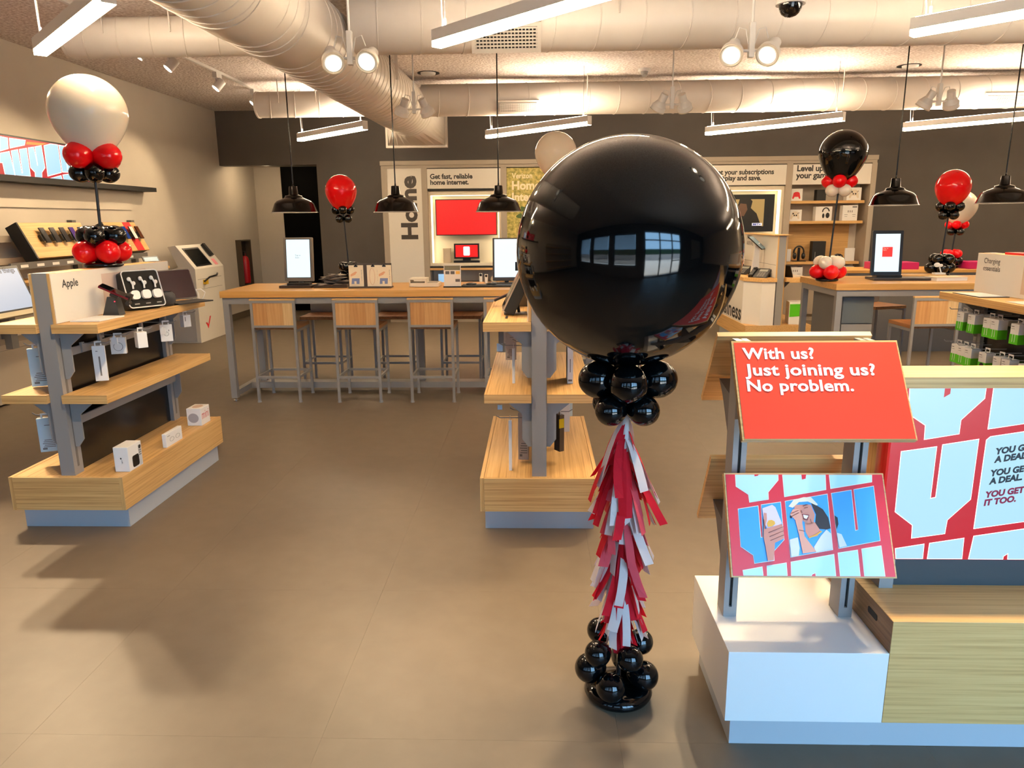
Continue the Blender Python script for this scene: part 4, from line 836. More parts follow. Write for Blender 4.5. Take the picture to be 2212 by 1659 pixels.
obj('rear_board', MB().box((1.045, 2.23, .43), (2.48, 2.25, 1.064)).box((1.045, 2.172, .43), (1.06, 2.228, 1.064)), W_Z, t)
scn = obj('screen', MB().box((1.05, 2.1, .523), (2.475, 2.114, 1.0635)), SCRRED, t)
GFX_SCREEN['pale'] += [[(x+d, z+.018) for x, z in GFX_SCREEN['pale'][2]] for d in (.56, .85)]+[[(x+d, z+.01) for x, z in GFX_SCREEN['pale'][0]] for d in (.56, .85)]+[[(x+d, z) for x, z in GFX_SCREEN['pale'][q]] for d in (.56, .85) for q in (4, 5)]
o = Vector((0, 2.1, 0)); zcl = lambda P: [[(min(max(x, 1.052), 2.47), min(max(z, .5245), 1.062)) for x, z in p] for p in P]
flat(zcl([grow(p, .002) for p in GFX_SCREEN['pale']]), mat('screen_outline', (240, 244, 248), .4, emit=.9, emitc=lin((240, 246, 250))), scn, o, X_, (0, 0, 1), .0008, 'screen_outline')
flat(zcl(GFX_SCREEN['pale']), SCRP, scn, o, X_, (0, 0, 1), .0014, 'screen_letters'); flat(zcl(GFX_SCREEN['red']), SCRRED, scn, o, X_, (0, 0, 1), .002, 'screen_gaps')
a_ = math.radians(9); ux, uy = (math.cos(a_), 0, math.sin(a_)), (-math.sin(a_), 0, math.cos(a_))
SINK = mat('screen_ink', (30, 40, 50), .4); SMAR = mat('screen_maroon', (150, 20, 60), .4)
for k, (s_, m_) in enumerate((('YOU GET', SINK), ('A DEAL.', SINK), ('YOU GET', SINK), ('A DEAL.', SINK), ('YOU GET', SMAR), ('IT TOO.', SMAR))):
    z = (.860, .834, .792, .766, .724, .698)[k]
    lettering(s_, m_, scn, (1.358-.003*k, 2.1, z), ux, uy, height=.0212, bold=.055, shear=.22, lift=.0022)
# ================================================================ Charging essentials gondola
gr = gondola(2.885, 2.7, 'oak shelf gondola with the white Charging essentials header and green packages', True, 2.12, ((-1, .675),))
GON[0] = gr
hx = 2.885-.0555; yE = 4.84
lettering('Charging\nessentials', INK, gr, (hx, 4.745, 1.215), (0, -1, 0), (0, 0, 1), width=.17, bold=0, line=1.0)
flat([rect(0, 0, .5, .19)], mat('pale_tan_print', (206, 184, 164), .5), gr, (hx, 4.36, 1.1), (0, -1, 0), (0, 0, 1), .0012)
one('price_card', MB().box((2.63, 4.42, 1.0755), (2.81, 4.70, 1.0795)), BLACK, 'black framed price card lying on the Charging essentials shelf', 'card')
one('price_card', MB().box((2.642, 4.432, 1.0796), (2.798, 4.688, 1.0804)), CREAM, 'white paper insert of the black framed card on the Charging essentials shelf', 'card')
one('price_card', MB().box((2.65, 3.7, 1.0755), (2.8, 4.2, 1.0775)), WHITEP, 'long pale paper strip on the Charging essentials shelf', 'card')
t = thing('open_laptop', 'dark open laptop back beyond the Charging essentials header', 'laptop', (3.05, 4.7, 1.0755), PI/2)
obj('laptop_base', MB().box((-.1, -.08, 0), (.1, .08, .01)), mat('laptop_taupe', (84, 74, 62), .35, .4), t, local=True); obj('laptop_lid', MB().box((-.1, .08, 0), (.1, .087, .16), Matrix.Rotation(-.25, 4, 'X')), mat('laptop_taupe', (84, 74, 62), .35, .4), t, local=True)
one('red_folder', MB().box((2.86, 4.1, 1.3195), (2.95, 4.6, 1.332)), RED, 'flat red folder on top of the Charging essentials header', 'folder')
GPK = CREAM
def green_pack(y, zt, label, hook=True, w=.062, car=False):
    x = 2.885-.16
    t = thing('charger_pack', label, 'package', (x, y, zt), .12, 'green and white charger packages on hooks')
    h = .115
    obj('carton', MB().box((-.03, -w/2, -h), (.03, w/2, 0)), CREAM, t, local=True, bev=.001)
    gm = MB().box((-.0308, -w/2-.0008, -h-.0004), (.0308, w/2+.0008, -h*.52))
    obj('green_band', gm, GREEN, t, local=True)
    obj('hang_tab', MB().box((-.001, -.02, 0), (.001, -.014, .024)).box((-.001, .014, 0), (.001, .02, .024)).box((-.001, -.02, .018), (.001, .02, .028)), CREAM, t, local=True)
    pm = MB()
    for q in (-.009, .009): pm.box((-.0316, q-.0014, -h*.9), (-.0309, q+.0014, -h*.5))
    obj('print_cables', pm if not car else MB().ell((-.031, 0, -h*.66), (.001, .018, .014)), CREAM if not car else BLACK, t, local=True)
    obj('print_lines', MB().box((-.0306, .005, -.018), (-.03, w/2-.006, -.014)).box((-.0306, .0, -.03), (-.03, w/2-.006, -.028)), INKG, t, local=True)
    obj('peg_hook', MB().tube([(2.835, y, zt+.02), (x-.09, y, zt+.02), (x-.1, y, zt+.03)], .0025, 6), GREYM, gr)
    return t
row1 = (4.70, 4.58, 4.42, 4.345, 4.16, 4.0, 3.9); row2 = (4.72, 4.645, 4.57, 4.42, 4.28, 4.2, 4.05)
ORD = ('first', 'second', 'third', 'fourth', 'fifth', 'sixth', 'seventh')
for k, y in enumerate(row1): green_pack(y, .955, 'green and white charger package, %s from the far end of the upper hook row' % ORD[k])
for k, y in enumerate(row2): green_pack(y, .745, 'green and white charger package, %s from the far end of the lower hook row' % ORD[k], car=(k == 3))
# ================================================================ balloon columns
def ball(parent, c, r, m, tail, k=.12, sq=1, name='small_balloon', nu=28, nv=18): return obj(name, MB().ball(c, r, tail, k, sq, nu, nv), m, parent)
t = bc = thing('balloon_column', 'tall floor balloon column with a huge glossy black balloon and red white tissue garland', 'balloon', (.262, 2.16, 0))
obj('base_weight', MB().lathe([(.0, .002), (.09, .0), (.108, .008), (.113, .02), (.106, .034), (.085, .042), (.05, .036), (0, .034)], (.27, 2.16, 0), 40), B_BLACK, t)
obj('valve_dot', MB().cyl((.29, 2.058, .033), (.29, 2.056, .036), .004, n=10), BLACKM, t)
obj('pole', MB().cyl((.27, 2.16, .03), (.272, 2.15, 1.2), .008, n=10), BLACK, t)
ctr = Vector((.268, 2.155, 0))
def quad(parent, pts, r, m, sq=1.0):
    for (x, y, z) in pts:
        c = Vector((x, y, z)); ball(parent, c, r, m, Vector((ctr.x, ctr.y, z))-c, .18, sq)
quad(t, [(.237, 2.08, .08), (.172, 2.14, .11), (.352, 2.145, .08), (.3, 2.24, .09)], .048, B_BLACK)
quad(t, [(.195, 2.1, .188), (.297, 2.09, .178), (.346, 2.2, .17), (.212, 2.235, .19)], .0425, B_BLACK)
quad(t, [(.222, 2.105, .995), (.318, 2.105, .995), (.318, 2.2, .995), (.222, 2.2, .995)], .047, B_BLACK, 1.05)
quad(t, [(.188, 2.15, 1.08), (.268, 2.075, 1.082), (.362, 2.15, 1.08), (.275, 2.235, 1.08)], .0575, B_BLACK, 1.08)
ball(t, (.266, 2.155, 1.46), .324, B_BLACK, (0, 0, -1), .03, 1.0, 'large_balloon', 72, 48)
gn = obj('tissue_garland', MB().cyl((.268, 2.155, .2), (.272, 2.15, .97), .012, n=8), TISW, t)
rnd = random.Random(11); NT = 210
for k in range(NT):
    f = k/NT; zt_ = .955-.62*(f**.95)+rnd.uniform(-.02, .02); an = rnd.uniform(0, 2*PI); L = rnd.uniform(.13, .22) if zt_ > .4 else rnd.uniform(.12, zt_-.17 if zt_ > .32 else .14)
    fl_ = rnd.uniform(.25, .55) if zt_ > .75 else rnd.uniform(.12, .5); w_ = rnd.uniform(.012, .0185); d = Vector((math.cos(an), math.sin(an), 0)); s_ = Vector((-d.y, d.x, 0)); tw = rnd.uniform(-.7, .7)
    p = Vector((.27, 2.153, zt_))+d*.006; vs = []; n = 5; bend = rnd.uniform(.2, 1.0); sway = rnd.uniform(-.2, .2)
    for q in range(n+1):
        e = q/n; ww = s_*math.cos(tw*e)+d*math.sin(tw*e)
        ww = ww*(w_*(.55+.45*min(1, e*2)))
        c = p+d*(L*fl_*(e**(.6+.3*bend)))+s_*(L*sway*e*e)-Vector((0, 0, L*e*(1-.12*fl_)))
        vs += [c-ww, c+ww]
    m_ = rnd.choice((TISR, TISR, TISW, TISW, TISP) if zt_ < .85 else (TISR, TISR, TISR, TISW, TISW))
    o = obj('tissue_strip', MB().add(vs, [(2*q, 2*q+1, 2*q+3, 2*q+2) for q in range(n)]), m_, gn)
    sd = o.modifiers.new('thickness', 'SOLIDIFY'); sd.thickness = .0004
def table_column(x, y, z0, zb, rb, mtop, mA, mB_, label, lean=(0, 0), mC=None, mD=None, k=.2, rs=.05, sq=1.0, base=True, off=1.22, big=1.0, flip=False):
    """small balloon centrepiece: two rings at the base, pole, two rings below a big balloon centred at zb"""
    t = thing('balloon_centrepiece', label, 'balloon', (x, y, z0), 0, 'balloon centrepieces')
    lx, ly = lean; H = zb-z0; ac = math.atan2(-y, -x); at = lambda z: Vector((x+lx*(z-z0)/H, y+ly*(z-z0)/H, z))
    obj('base_weight', MB().lathe([(0, 0), (.09, 0), (.1, .008), (.1, .018), (.085, .026), (.04, .024), (0, .024)], (x, y, z0), 30), B_BLACK, t)
    obj('pole', MB().cyl(at(z0+.02), at(zb-rb*.9), .008, n=10), BLACK, t)
    def ring(z, r, m, n, a0, rad, tilt=0):
        c0 = at(z)
        for q in range(n):
            a = a0+2*PI*q/n; c = c0+Vector((rad*math.cos(a), rad*math.sin(a), tilt)); ball(t, c, r, m, c0-c, .16, 1.12, nu=22, nv=14)
    ring(z0+.085, rs*1.1, mC or mB_, 4, ac+.3, rs*1.25*off); ring(z0+.17, rs, mD or mA, 4, ac-.4, rs*1.05*off)
    zt_ = zb-rb*1.12
    ring(zt_-.005, rs*big, mA, 4, ac+(.785 if flip else 0), rs*1.15*off*big); ring(zt_-.05-.035*big, rs*.9, mB_, 4, ac+(0 if flip else .785), rs*1.0*off)
    ball(t, at(zb), rb, mtop, Vector((-lx, -ly, -H)), k, sq, 'large_balloon', 48, 32)
    return t
CP = []
# on the left front gondola: white over red over black; base black over red
table_column(-2.41, 4.03, 1.3195, 2.13, .192, B_WHITE, B_RED, B_BLACK, 'balloon centrepiece with a big white balloon standing on the white one word header', (.035, -.02), B_RED, B_BLACK, .22, .057, 1.0, big=1.22, flip=True, off=1.15)
table_column(-1.745, 6.83, TZ, 1.825, .142, B_RED, B_BLACK, B_BLACK, 'balloon centrepiece with a red balloon over black ones on the long table', (-.04, 0), None, None, .25, .041, 1.05, off=1.3)
table_column(2.68, 6.85, TZ, 2.1, .205, B_BLACK, B_RED, B_WHITE, 'balloon centrepiece with a black balloon over red and white ones on the right table', (.05, 0), B_RED, B_WHITE, .3, .06, 1.0)
table_column(3.93, 7.3, TZ, 1.82, .155, B_RED, B_BLACK, B_BLACK, 'balloon centrepiece with a red balloon over black ones, far right table end', (.04, 0), None, None, .2, .05, 1.05)
table_column(.2, 7.6, TZ, 2.2, .21, B_WHITE, B_RED, B_BLACK, 'balloon centrepiece with a white balloon mostly hidden behind the huge black one', (0, 0), None, None, .2, .05, 1.0)
table_column(4.9, 8.9, .95, 1.66, .18, B_WHITE, B_RED, B_BLACK, 'balloon centrepiece with a white balloon behind the red one at the far right', (.05, 0), None, None, .2, .05, 1.0)
bt3 = bar_table(-.4, .9, 7.3, 8.1, 'oak table hidden behind the huge black balloon')
cn = thing('rear_counter', 'dark rear counter with magenta boxes behind the right table', 'counter', (4.6, 8.9, 0))
obj('counter_body', MB().box((3.6, 8.6, 0), (6.4, 9.2, .92)), GREYD, cn); obj('counter_top', MB().box((3.58, 8.58, .92), (6.42, 9.22, .95)), W_T, cn)
for x0, x1, lb in ((3.95, 4.45, 'flat magenta box left of the black balloon base'), (5.02, 5.3, 'flat magenta box right of the black balloon base')): one('magenta_box', MB().box((x0, 8.7, .9505), (x1, 9.0, 1.03)), MAGENTA, lb, 'box', bev=.003)
# ================================================================ left wall
t = thing('wall_screen', 'wide wall screen of red and pale blue giant letters above a black ledge', 'screen', (-4.92, 6.4, 1.99))
obj('screen_case', MB().box((-4.948, 4.4, 2.0), (-4.905, 8.2, 2.375)), BLACK, t)
sc = obj('screen', MB().box((-4.905, 4.42, 2.012), (-4.9, 8.18, 2.36)), SCRRED, t); o = Vector((-4.9, 0, 0))
ycl = lambda P: [[(y, min(max(z, 2.0125), 2.359)) for y, z in p] for p in P]
ex = [[(p[0]-1.42, p[1]+.02) for p in q] for q in GFX_TV['pale'] if min(p[0] for p in q) > 7.0]
far = [[(p[0]+1.05, p[1]) for p in q] for q in GFX_TV['pale'][3:5]]; far = [q for q in far if max(p[0] for p in q) < 8.18]
flat(ycl([grow(p, .006) for p in GFX_TV['pale']]), mat('screen_outline', (60, 60, 60), .4, emit=.9, emitc=lin((240, 244, 248))), sc, o, (0, 1, 0), (0, 0, 1), .001, 'screen_outline')
flat(ycl(GFX_TV['pale']), SCRP, sc, o, (0, 1, 0), (0, 0, 1), .002, 'screen_letters'); flat(ycl(GFX_TV['orange']), mat('screen_orange', (236, 120, 60), .4, emit=.7), sc, o, (0, 1, 0), (0, 0, 1), .0025, 'screen_stripe')
one('wall_ledge', MB().box((-4.949, 3.6, 1.945), (-4.78, 9.33, 1.995)), BLACKM, 'long black ledge under the wide wall screen', 'ledge')
one('light_valance', MB().box((-4.949, 3.6, 1.72), (-4.935, 9.0, 1.94)), WALL, 'shallow beige valance board under the black ledge', 'board')
t = thing('device_wall_bay', 'grey framed wall bay with cabinets under the slanted phone boards', 'wall bay', (-4.8, 7.2, 0))
for y in (5.9, 6.5, 7.7, 8.85): obj('upright', MB().box((-4.945, y, .5), (-4.89, y+.07, 1.6)), GREYD, t)
for z in (1.20, 1.40): obj('cross_rail', MB().box((-4.889, 5.2, z), (-4.83, 8.95, z+.06)), NICHE, t)
obj('label_strip', MB().box((-4.62, 6.3, 1.165), (-4.6, 8.6, 1.225)), GREYD, t)

for q in range(9): obj('price_label', MB().box((-4.5995, 6.42+q*.22, 1.18), (-4.598, 6.52+q*.22, 1.205)), CREAM, t)
obj('oak_ledge', MB().box((-4.83, 6.25, 1.03), (-4.4, 8.7, 1.06)), W_Y, t); obj('ledge_bracket', MB().box((-4.889, 6.3, .9), (-4.5, 6.33, 1.03)), GREYD, t); obj('ledge_bracket', MB().box((-4.889, 8.6, .9), (-4.5, 8.63, 1.03)), GREYD, t)
for k, (y0_, y1_) in enumerate(((4.6, 6.9), (6.905, 9.0))):
    cb = obj('cabinet', MB().box((-4.949, y0_, 0.02), (-4.665, y1_, .475)), NICHE, t, bev=.002); obj('key_lock', MB().cyl((-4.666, y1_-.95, .33), (-4.66, y1_-.95, .33), .012, n=12), BLACK, cb)
obj('cabinet_top', MB().box((-4.949, 4.6, .476), (-4.68, 9.0, .525)), NICHE, t)
def phone_board(y0_, y1_, label, ys, red=None):
    t = thing('phone_board', label, 'display board', (-4.67, (y0_+y1_)/2, 1.25))
    up = Vector((-.154, 0, .32)).normalized(); nn = Vector((up.z, 0, -up.x)); o = Vector((-4.6, 0, 1.255)); L = .355
    def P(y, v, d): q = o+up*v+nn*d; return (q.x, y, q.z)
    mb = MB()
    def slab(mb, ya, yb, va, vb, da, db):
        vs = [P(y, v, d) for d in (da, db) for v in (va, vb) for y in (ya, yb)]
        return mb.add(vs, [(0,2,3,1),(4,5,7,6),(0,1,5,4),(2,6,7,3),(0,4,6,2),(1,3,7,5)])
    obj('board', slab(mb, y0_, y1_, 0, L, -.02, 0), W_Y, t); obj('board_edge', slab(MB(), y0_-.02, y0_-.001, -.01, L+.005, -.12, .0), BLACKM, t); obj('board_back', slab(MB(), y0_, y1_, .005, L-.005, -.12, -.021), BLACKM, t)
    if red: obj('red_stripe', slab(MB(), red, red+.15, .001, L-.001, .0005, .0025), RED, t)
    cols = [(14,12,14), (20,14,16), (16,14,18), (60,30,120), (40,70,110), (30,60,140), (230,230,228), (90,50,30)]
    for k, (y, c) in enumerate(ys):
        p = obj('phone', slab(MB(), y, y+.072, .13, .285, .03, .04), BLACK, t); obj('phone_screen', slab(MB(), y+.003, y+.069, .134, .281, .0401, .041), mat('phone_screen_%s' % 'abcdefgh'[c], cols[c], .15), p)
        obj('phone_mount', slab(MB(), y-.02, y+.03, .16, .22, .001, .03), BLACK, t)
    return t
pb = phone_board(6.68, 7.62, 'slanted oak board with a row of dark phones, left one on the wall', [(6.86+.15*k, k % 5) for k in range(5)])
lettering('Accessories', CREAM, pb, (-4.58, 6.659, 1.262), (-.154, 0, .32), (-.9, 0, -.43), width=.12, height=.014, lift=.003)
phone_board(8.02, 8.66, 'slanted oak board with phones and a red stripe, right one on the wall', [(8.1, 0), (8.26, 5), (8.41, 6), (8.54, 7)], 8.40)
for k, (y, m_) in enumerate(((6.75, mat('wallet_wine', (92, 26, 30), .5)), (7.1, mat('wallet_blue', (40, 32, 120), .5)), (7.5, mat('wallet_tan', (150, 110, 70), .5)))):
    one('phone_wallet', MB().rbox((-4.5, y, 1.0655), (.12, .2, .01), .012, 3), m_, ('dark red', 'violet blue', 'tan')[k]+' phone wallet lying on the oak wall ledge', 'wallet')
t = thing('counter_tablet', 'small dark framed tablet sign at the right end of the wall bay', 'tablet', (-4.43, 8.4, 1.0605), PI/2-.35)
M = Matrix.Rotation(-.45, 4, 'X'); tb_ = obj('tablet_body', MB().rbox((0, 0, .07), (.22, .012, .14), .01, 3, 'y', M), BLACK, t, local=True); obj('screen', MB().box((-.095, -.0075, .015), (.095, -.006, .125), M), mat('screen_dull_blue', (150, 178, 190), .3, emit=.35), tb_, local=True)
Tq = worldM(t) @ M
lettering('Check', INK, t, Tq @ Vector((-.07, -.008, .05)), Tq.to_3x3() @ Vector((1, 0, 0)), Tq.to_3x3() @ Vector((0, 0, 1)), width=.08, lift=.0006)
t = thing('offer_screen', 'tilted white screen reading save on the things you love at the left edge', 'screen', (-4.4, 5.7, .525))
up = Vector((-.12, 0, .33)).normalized(); nn = Vector((up.z, 0, -up.x)); o = Vector((-4.33, 0, .87)); 
def slab2(ya, yb, va, vb, da, db):
    vs = [o+up*v+nn*d+Vector((0, y, 0)) for d in (da, db) for v in (va, vb) for y in (ya, yb)]
    return MB().add(vs, [(0,2,3,1),(4,5,7,6),(0,1,5,4),(2,6,7,3),(0,4,6,2),(1,3,7,5)])
bz = obj('bezel', slab2(5.35, 6.17, -.02, .37, -.03, 0), BLACK, t); sv = obj('screen', slab2(5.37, 6.15, .0, .345, .0005, .003), mat('screen_cool_white', (40, 42, 46), .3, emit=.85, emitc=lin((190, 200, 216))), t)
lettering('save on the things\nyou love.', INKG, t, o+up*.245+nn*.003+Vector((0, 5.68, 0)), (0, 1, 0), up, width=.43, bold=.01, line=.9)
flat([rect(5.6, .14, 5.75, .19)], GREYD, t, o, (0, 1, 0), up, .0045); obj('chin', slab2(5.35, 6.17, -.06, -.02, -.02, .03), mat('chin_cream', (226, 214, 180), .5), t)
obj('pole', MB().box((-4.5, 5.95, .525), (-4.44, 6.03, .95)), GREYD, t); obj('pole', MB().box((-4.5, 5.6, .525), (-4.44, 5.68, .95)), GREYD, t)
# kiosk
t = thing('service_kiosk', 'white slanted self service kiosk with a red check mark by the left wall', 'kiosk', (-4.66, 9.85, 0))
obj('kiosk_body', MB().prism([(-4.86, 0), (-4.45, 0), (-4.435, .97), (-4.665, 1.275), (-4.77, 1.26), (-4.66, 1.0), (-4.84, .93)], 'y', 9.42, 10.3), mat('kiosk_white', (226, 220, 208), .4), t, bev=.004)
obj('side_panel', MB().box((-4.84, 9.412, .02), (-4.5, 9.419, .93)), mat('kiosk_grey', (186, 184, 182), .5), t); obj('side_disc', MB().cyl((-4.68, 9.41, .86), (-4.68, 9.419, .86), .04, n=20), BLACK, t)
up = Vector((-.23, 0, .305)).normalized(); nn = Vector((up.z, 0, -up.x)); o = Vector((-4.435, 0, .97))
def slab3(ya, yb, va, vb, da, db):
    vs = [o+up*v+nn*d+Vector((0, y, 0)) for d in (da, db) for v in (va, vb) for y in (ya, yb)]
    return MB().add(vs, [(0,2,3,1),(4,5,7,6),(0,1,5,4),(2,6,7,3),(0,4,6,2),(1,3,7,5)])
sb = obj('kiosk_screen', slab3(9.52, 9.98, .035, .33, .001, .006), BLACK, t); obj('screen_glass', slab3(9.55, 9.95, .06, .305, .006, .008), mat('screen_dim', (24, 26, 26), .1), sb)
obj('handset', slab3(10.1, 10.16, .16, .36, .01, .05), BLACK, t); obj('pink_note', slab3(10.08, 10.18, .03, .13, .001, .002), mat('note_pink', (240, 150, 160), .6), t)
obj('tray_seam', MB().box((-4.4405, 9.47, .83), (-4.437, 10.2, .835)).box((-4.4385, 9.47, .7), (-4.436, 10.2, .703)), INKG, t)
cr_ = obj('card_reader', MB().box((-4.44, 9.62, .76), (-4.40, 9.7, .82)), mat('reader_yellow', (220, 180, 30), .5), t); obj('reader_grip', MB().tube([(-4.41, 9.6, .8), (-4.38, 9.7, .85), (-4.39, 9.95, .86), (-4.41, 10.02, .88)], .012, 6), BLACK, cr_)
flat([[(9.59, .25), (9.63, .21), (9.66, .16), (9.78, .34), (9.74, .34), (9.665, .22), (9.635, .25)]], RED, t, (-4.4465, 0, 0), (0, 1, 0), (0, 0, 1), .0015, 'check_mark')
# extinguisher in its wall recess
t = thing('fire_extinguisher', 'red fire extinguisher with white label in a dark recessed wall cabinet', 'extinguisher', (-4.905, 12.25, .56))
obj('cylinder', MB().lathe([(0, .0), (.07, 0), (.075, .02), (.075, .36), (.06, .43), (.025, .46), (.022, .5), (0, .5)], (-4.905, 12.25, .56), 20), mat('extinguisher_red', (168, 16, 26), .35), t)
obj('label', MB().cyl((-4.905, 12.25, .74), (-4.905, 12.25, .86), .0416, n=20, caps=False), CREAM, t); obj('valve', MB().box((-4.925, 12.2, 1.02), (-4.885, 12.3, 1.09)).tube([(-4.905, 12.3, 1.03), (-4.9, 12.36, .96), (-4.9, 12.36, .76)], .01, 6), BLACK, t)
t = thing('extinguisher_cabinet', 'narrow dark framed recess holding the fire extinguisher on the left wall', 'cabinet', (-4.93, 12.25, .53))
obj('cabinet_back', MB().box((-4.949, 12.06, .54), (-4.944, 12.44, 1.26)), mat('recess_dark', (48, 36, 26), .6), t)
obj('cabinet_frame', MB().box((-4.949, 12.04, .52), (-4.855, 12.06, 1.28)).box((-4.949, 12.44, .52), (-4.855, 12.46, 1.28)).box((-4.949, 12.06, .52), (-4.855, 12.44, .54)).box((-4.949, 12.06, 1.26), (-4.855, 12.44, 1.28)), mat('recess_frame', (70, 60, 46), .4), t)
# ================================================================ niche wall at the back
Y0, Y1 = 11.3, 11.698
t = nw = thing('niche_wall', 'beige framed wall unit of lit niches spanning the dark back wall', 'wall unit', (1.34, 11.5, 0))
obj('top_rail', MB().box((-2.34, Y0-.02, 2.372), (5.02, Y1, 2.437)), NICHE, t, bev=.003)
obj('head_rail', MB().box((-2.33, Y0, 2.33), (5.01, Y1, 2.371)), NICHE, t)
for a, b in ((-2.33, -2.246), (-1.725, -1.64), (-.53, -.442), (.62, .70), (1.72, 1.80), (2.46, 2.54), (3.706, 3.796), (4.944, 5.018)): obj('stile', MB().box((a, Y0, .1), (b, Y1, 2.3295)), NICHE, t)
obj('toe_board', MB().box((-2.3, Y0+.06, 0), (5.0, Y1, .0995)), NICHE, t)
bks = MB()
for a, b in ((-1.639, -.531), (-.441, .619), (.701, 1.719), (1.801, 2.459), (2.541, 3.705), (3.797, 4.943)): bks.box((a, 11.66, .1), (b, Y1, 2.329))
obj('niche_back', bks, mat('niche_back_paint', (206, 196, 180), .6), t)
hp = obj('side_panel', MB().box((-2.2455, Y0+.01, .1), (-1.7255, Y1, 2.329)), WHITEP, t)
lettering('Home', mat('lettering_charcoal', (60, 52, 46), .5), hp, (-1.80, Y0+.01, 1.285), (0, 0, 1), (-1, 0, 0), width=.937, height=.262, bold=.04)
def head_panel(x0, x1, s_, xt, zt, w_):
    p = obj('head_panel', MB().box((x0+.002, Y0+.005, 2.03), (x1-.002, Y0+.05, 2.318)), WHITEP, t)
    lettering(s_, INK, p, (xt, Y0+.005, zt), (1, 0, 0), (0, 0, 1), width=w_, bold=.03, space=.97, line=.85)
head_panel(-1.64, -.53, 'Get fast, reliable\nhome internet.', -1.592, 2.085, .64)
head_panel(2.54, 3.706, 'Get your subscriptions\non +play and save.', 2.62, 2.075, .90)
head_panel(3.796, 4.944, 'Level up\nyour game.', 3.845, 2.09, .52)
COVE = mat('cove_light', (255, 244, 205), .5, emit=3.2, emitc=(1, .86, .56))
LITW = mat('lit_white_laminate', (236, 226, 204), .5)
def tv_niche(x0, x1, z0, z1, tx0, tx1, tz0, tz1, m_, label):
    """glowing box: lit strip around a white liner with a television"""
    f = obj('niche_liner', MB().box((x0, 11.56, z0), (x1, 11.60, z1)).box((x0, Y0+.06, z0), (x0+.035, 11.56, z1)).box((x1-.035, Y0+.06, z0), (x1, 11.56, z1)).box((x0+.035, Y0+.06, z1-.06), (x1-.035, 11.56, z1)).box((x0+.035, Y0+.06, z0), (x1-.035, 11.56, z0+.045)), LITW, t)
    obj('light_strip', MB().box((x0+.036, Y0+.1, z0+.05), (x0+.046, 11.5, z1-.065)).box((x1-.046, Y0+.1, z0+.05), (x1-.036, 11.5, z1-.065)).box((x0+.05, Y0+.1, z1-.068), (x1-.05, 11.5, z1-.062)), COVE, f)
    obj('shadow_gap', MB().box((x0, Y0+.02, z1+.005), (x1, Y0+.05, z1+.03)).box((x0, Y0+.02, z0-.03), (x1, Y0+.05, z0-.005)), BLACKM, f)
    tv = thing('television', label, 'television', ((tx0+tx1)/2, 11.5, tz0)); obj('bezel', MB().box((tx0, 11.44, tz0), (tx1, 11.47, tz1)).box(((tx0+tx1)/2-.1, 11.47, (tz0+tz1)/2-.1), ((tx0+tx1)/2+.1, 11.559, (tz0+tz1)/2+.1)), BLACK, tv)
    obj('screen', MB().box((tx0+.012, 11.437, tz0+.012), (tx1-.012, 11.44, tz1-.012)), m_, tv); return tv
tv_niche(-1.64, -.53, .875, 1.995, -1.545, -.60, 1.335, 1.878, SCRR, 'wall television showing a plain red picture in the lit niche')
tv2 = tv_niche(2.541, 3.705, .875, 2.02, 2.70, 3.60, 1.35, 1.9, mat('screen_dark_scene', (18, 20, 20), .3, emit=.25, emitc=lin((26, 30, 28))), 'wall television showing a dark film scene in the right niche')
fo = Vector((0, 11.437, 0))
flat([rect(2.98, 1.43, 3.45, 1.83)], mat('film_tan', (150, 130, 84), .4, emit=.45), tv2, fo, X_, (0, 0, 1), .0008, 'film_window')
flat([[(2.95, 1.43), (2.97, 1.7), (3.06, 1.76), (3.08, 1.85), (3.2, 1.87), (3.27, 1.8), (3.25, 1.7), (3.34, 1.62), (3.42, 1.43)]], mat('film_coat', (26, 26, 24), .4), tv2, fo, X_, (0, 0, 1), .0012, 'film_figure')
flat([[(3.06, 1.6), (3.05, 1.7), (3.09, 1.77), (3.18, 1.76), (3.2, 1.68), (3.15, 1.58)]], mat('film_face', (104, 78, 62), .5), tv2, fo, X_, (0, 0, 1), .0016, 'film_face')
lg = flat([rect(3.28, 1.438, 3.43, 1.478)], mat('film_badge', (220, 226, 244), .4, emit=.6), tv2, fo, X_, (0, 0, 1), .002, 'film_badge'); lettering('BET+', mat('badge_blue', (40, 60, 170), .4), tv2, (3.295, 11.437, 1.444), (1, 0, 0), (0, 0, 1), width=.12, height=.028, bold=.05, lift=.0026)
t = nw
# poster niche
pz = obj('poster_board', MB().box((-.44, Y0+.02, .95), (.618, Y0+.04, 2.318)), noisy('poster_foliage', (140, 136, 62), (222, 204, 120), 22, .6, 0, 8), t)
PW = mat('poster_white', (250, 238, 206), .5)
lettering('Verizon', PW, pz, (-.362, Y0+.02, 2.165), (1, 0, 0), (0, 0, 1), width=.305, height=.082, bold=.015)
lettering('Home', PW, pz, (-.362, Y0+.02, 2.0), (1, 0, 0), (0, 0, 1), height=.13, bold=.035)
lettering('Internet', PW, pz, (-.362, Y0+.02, 1.835), (1, 0, 0), (0, 0, 1), height=.125, bold=.035)
LV = mat('poster_leaf', (70, 96, 44), .6); mbL = []
for k, (x, z) in enumerate(((-.2, 1.72), (-.12, 1.66), (-.24, 1.62), (-.1, 1.55), (-.2, 1.5), (-.02, 1.62), (-.04, 1.48))):
    mbL.append([(x+.05*math.cos(a+k)+.02*math.cos(2*a), z+.038*math.sin(a+k)) for a in [2*PI*q/12 for q in range(12)]])
flat(mbL, LV, pz, (0, Y0+.02, 0), X_, (0, 0, 1), .001, 'print_leaves')
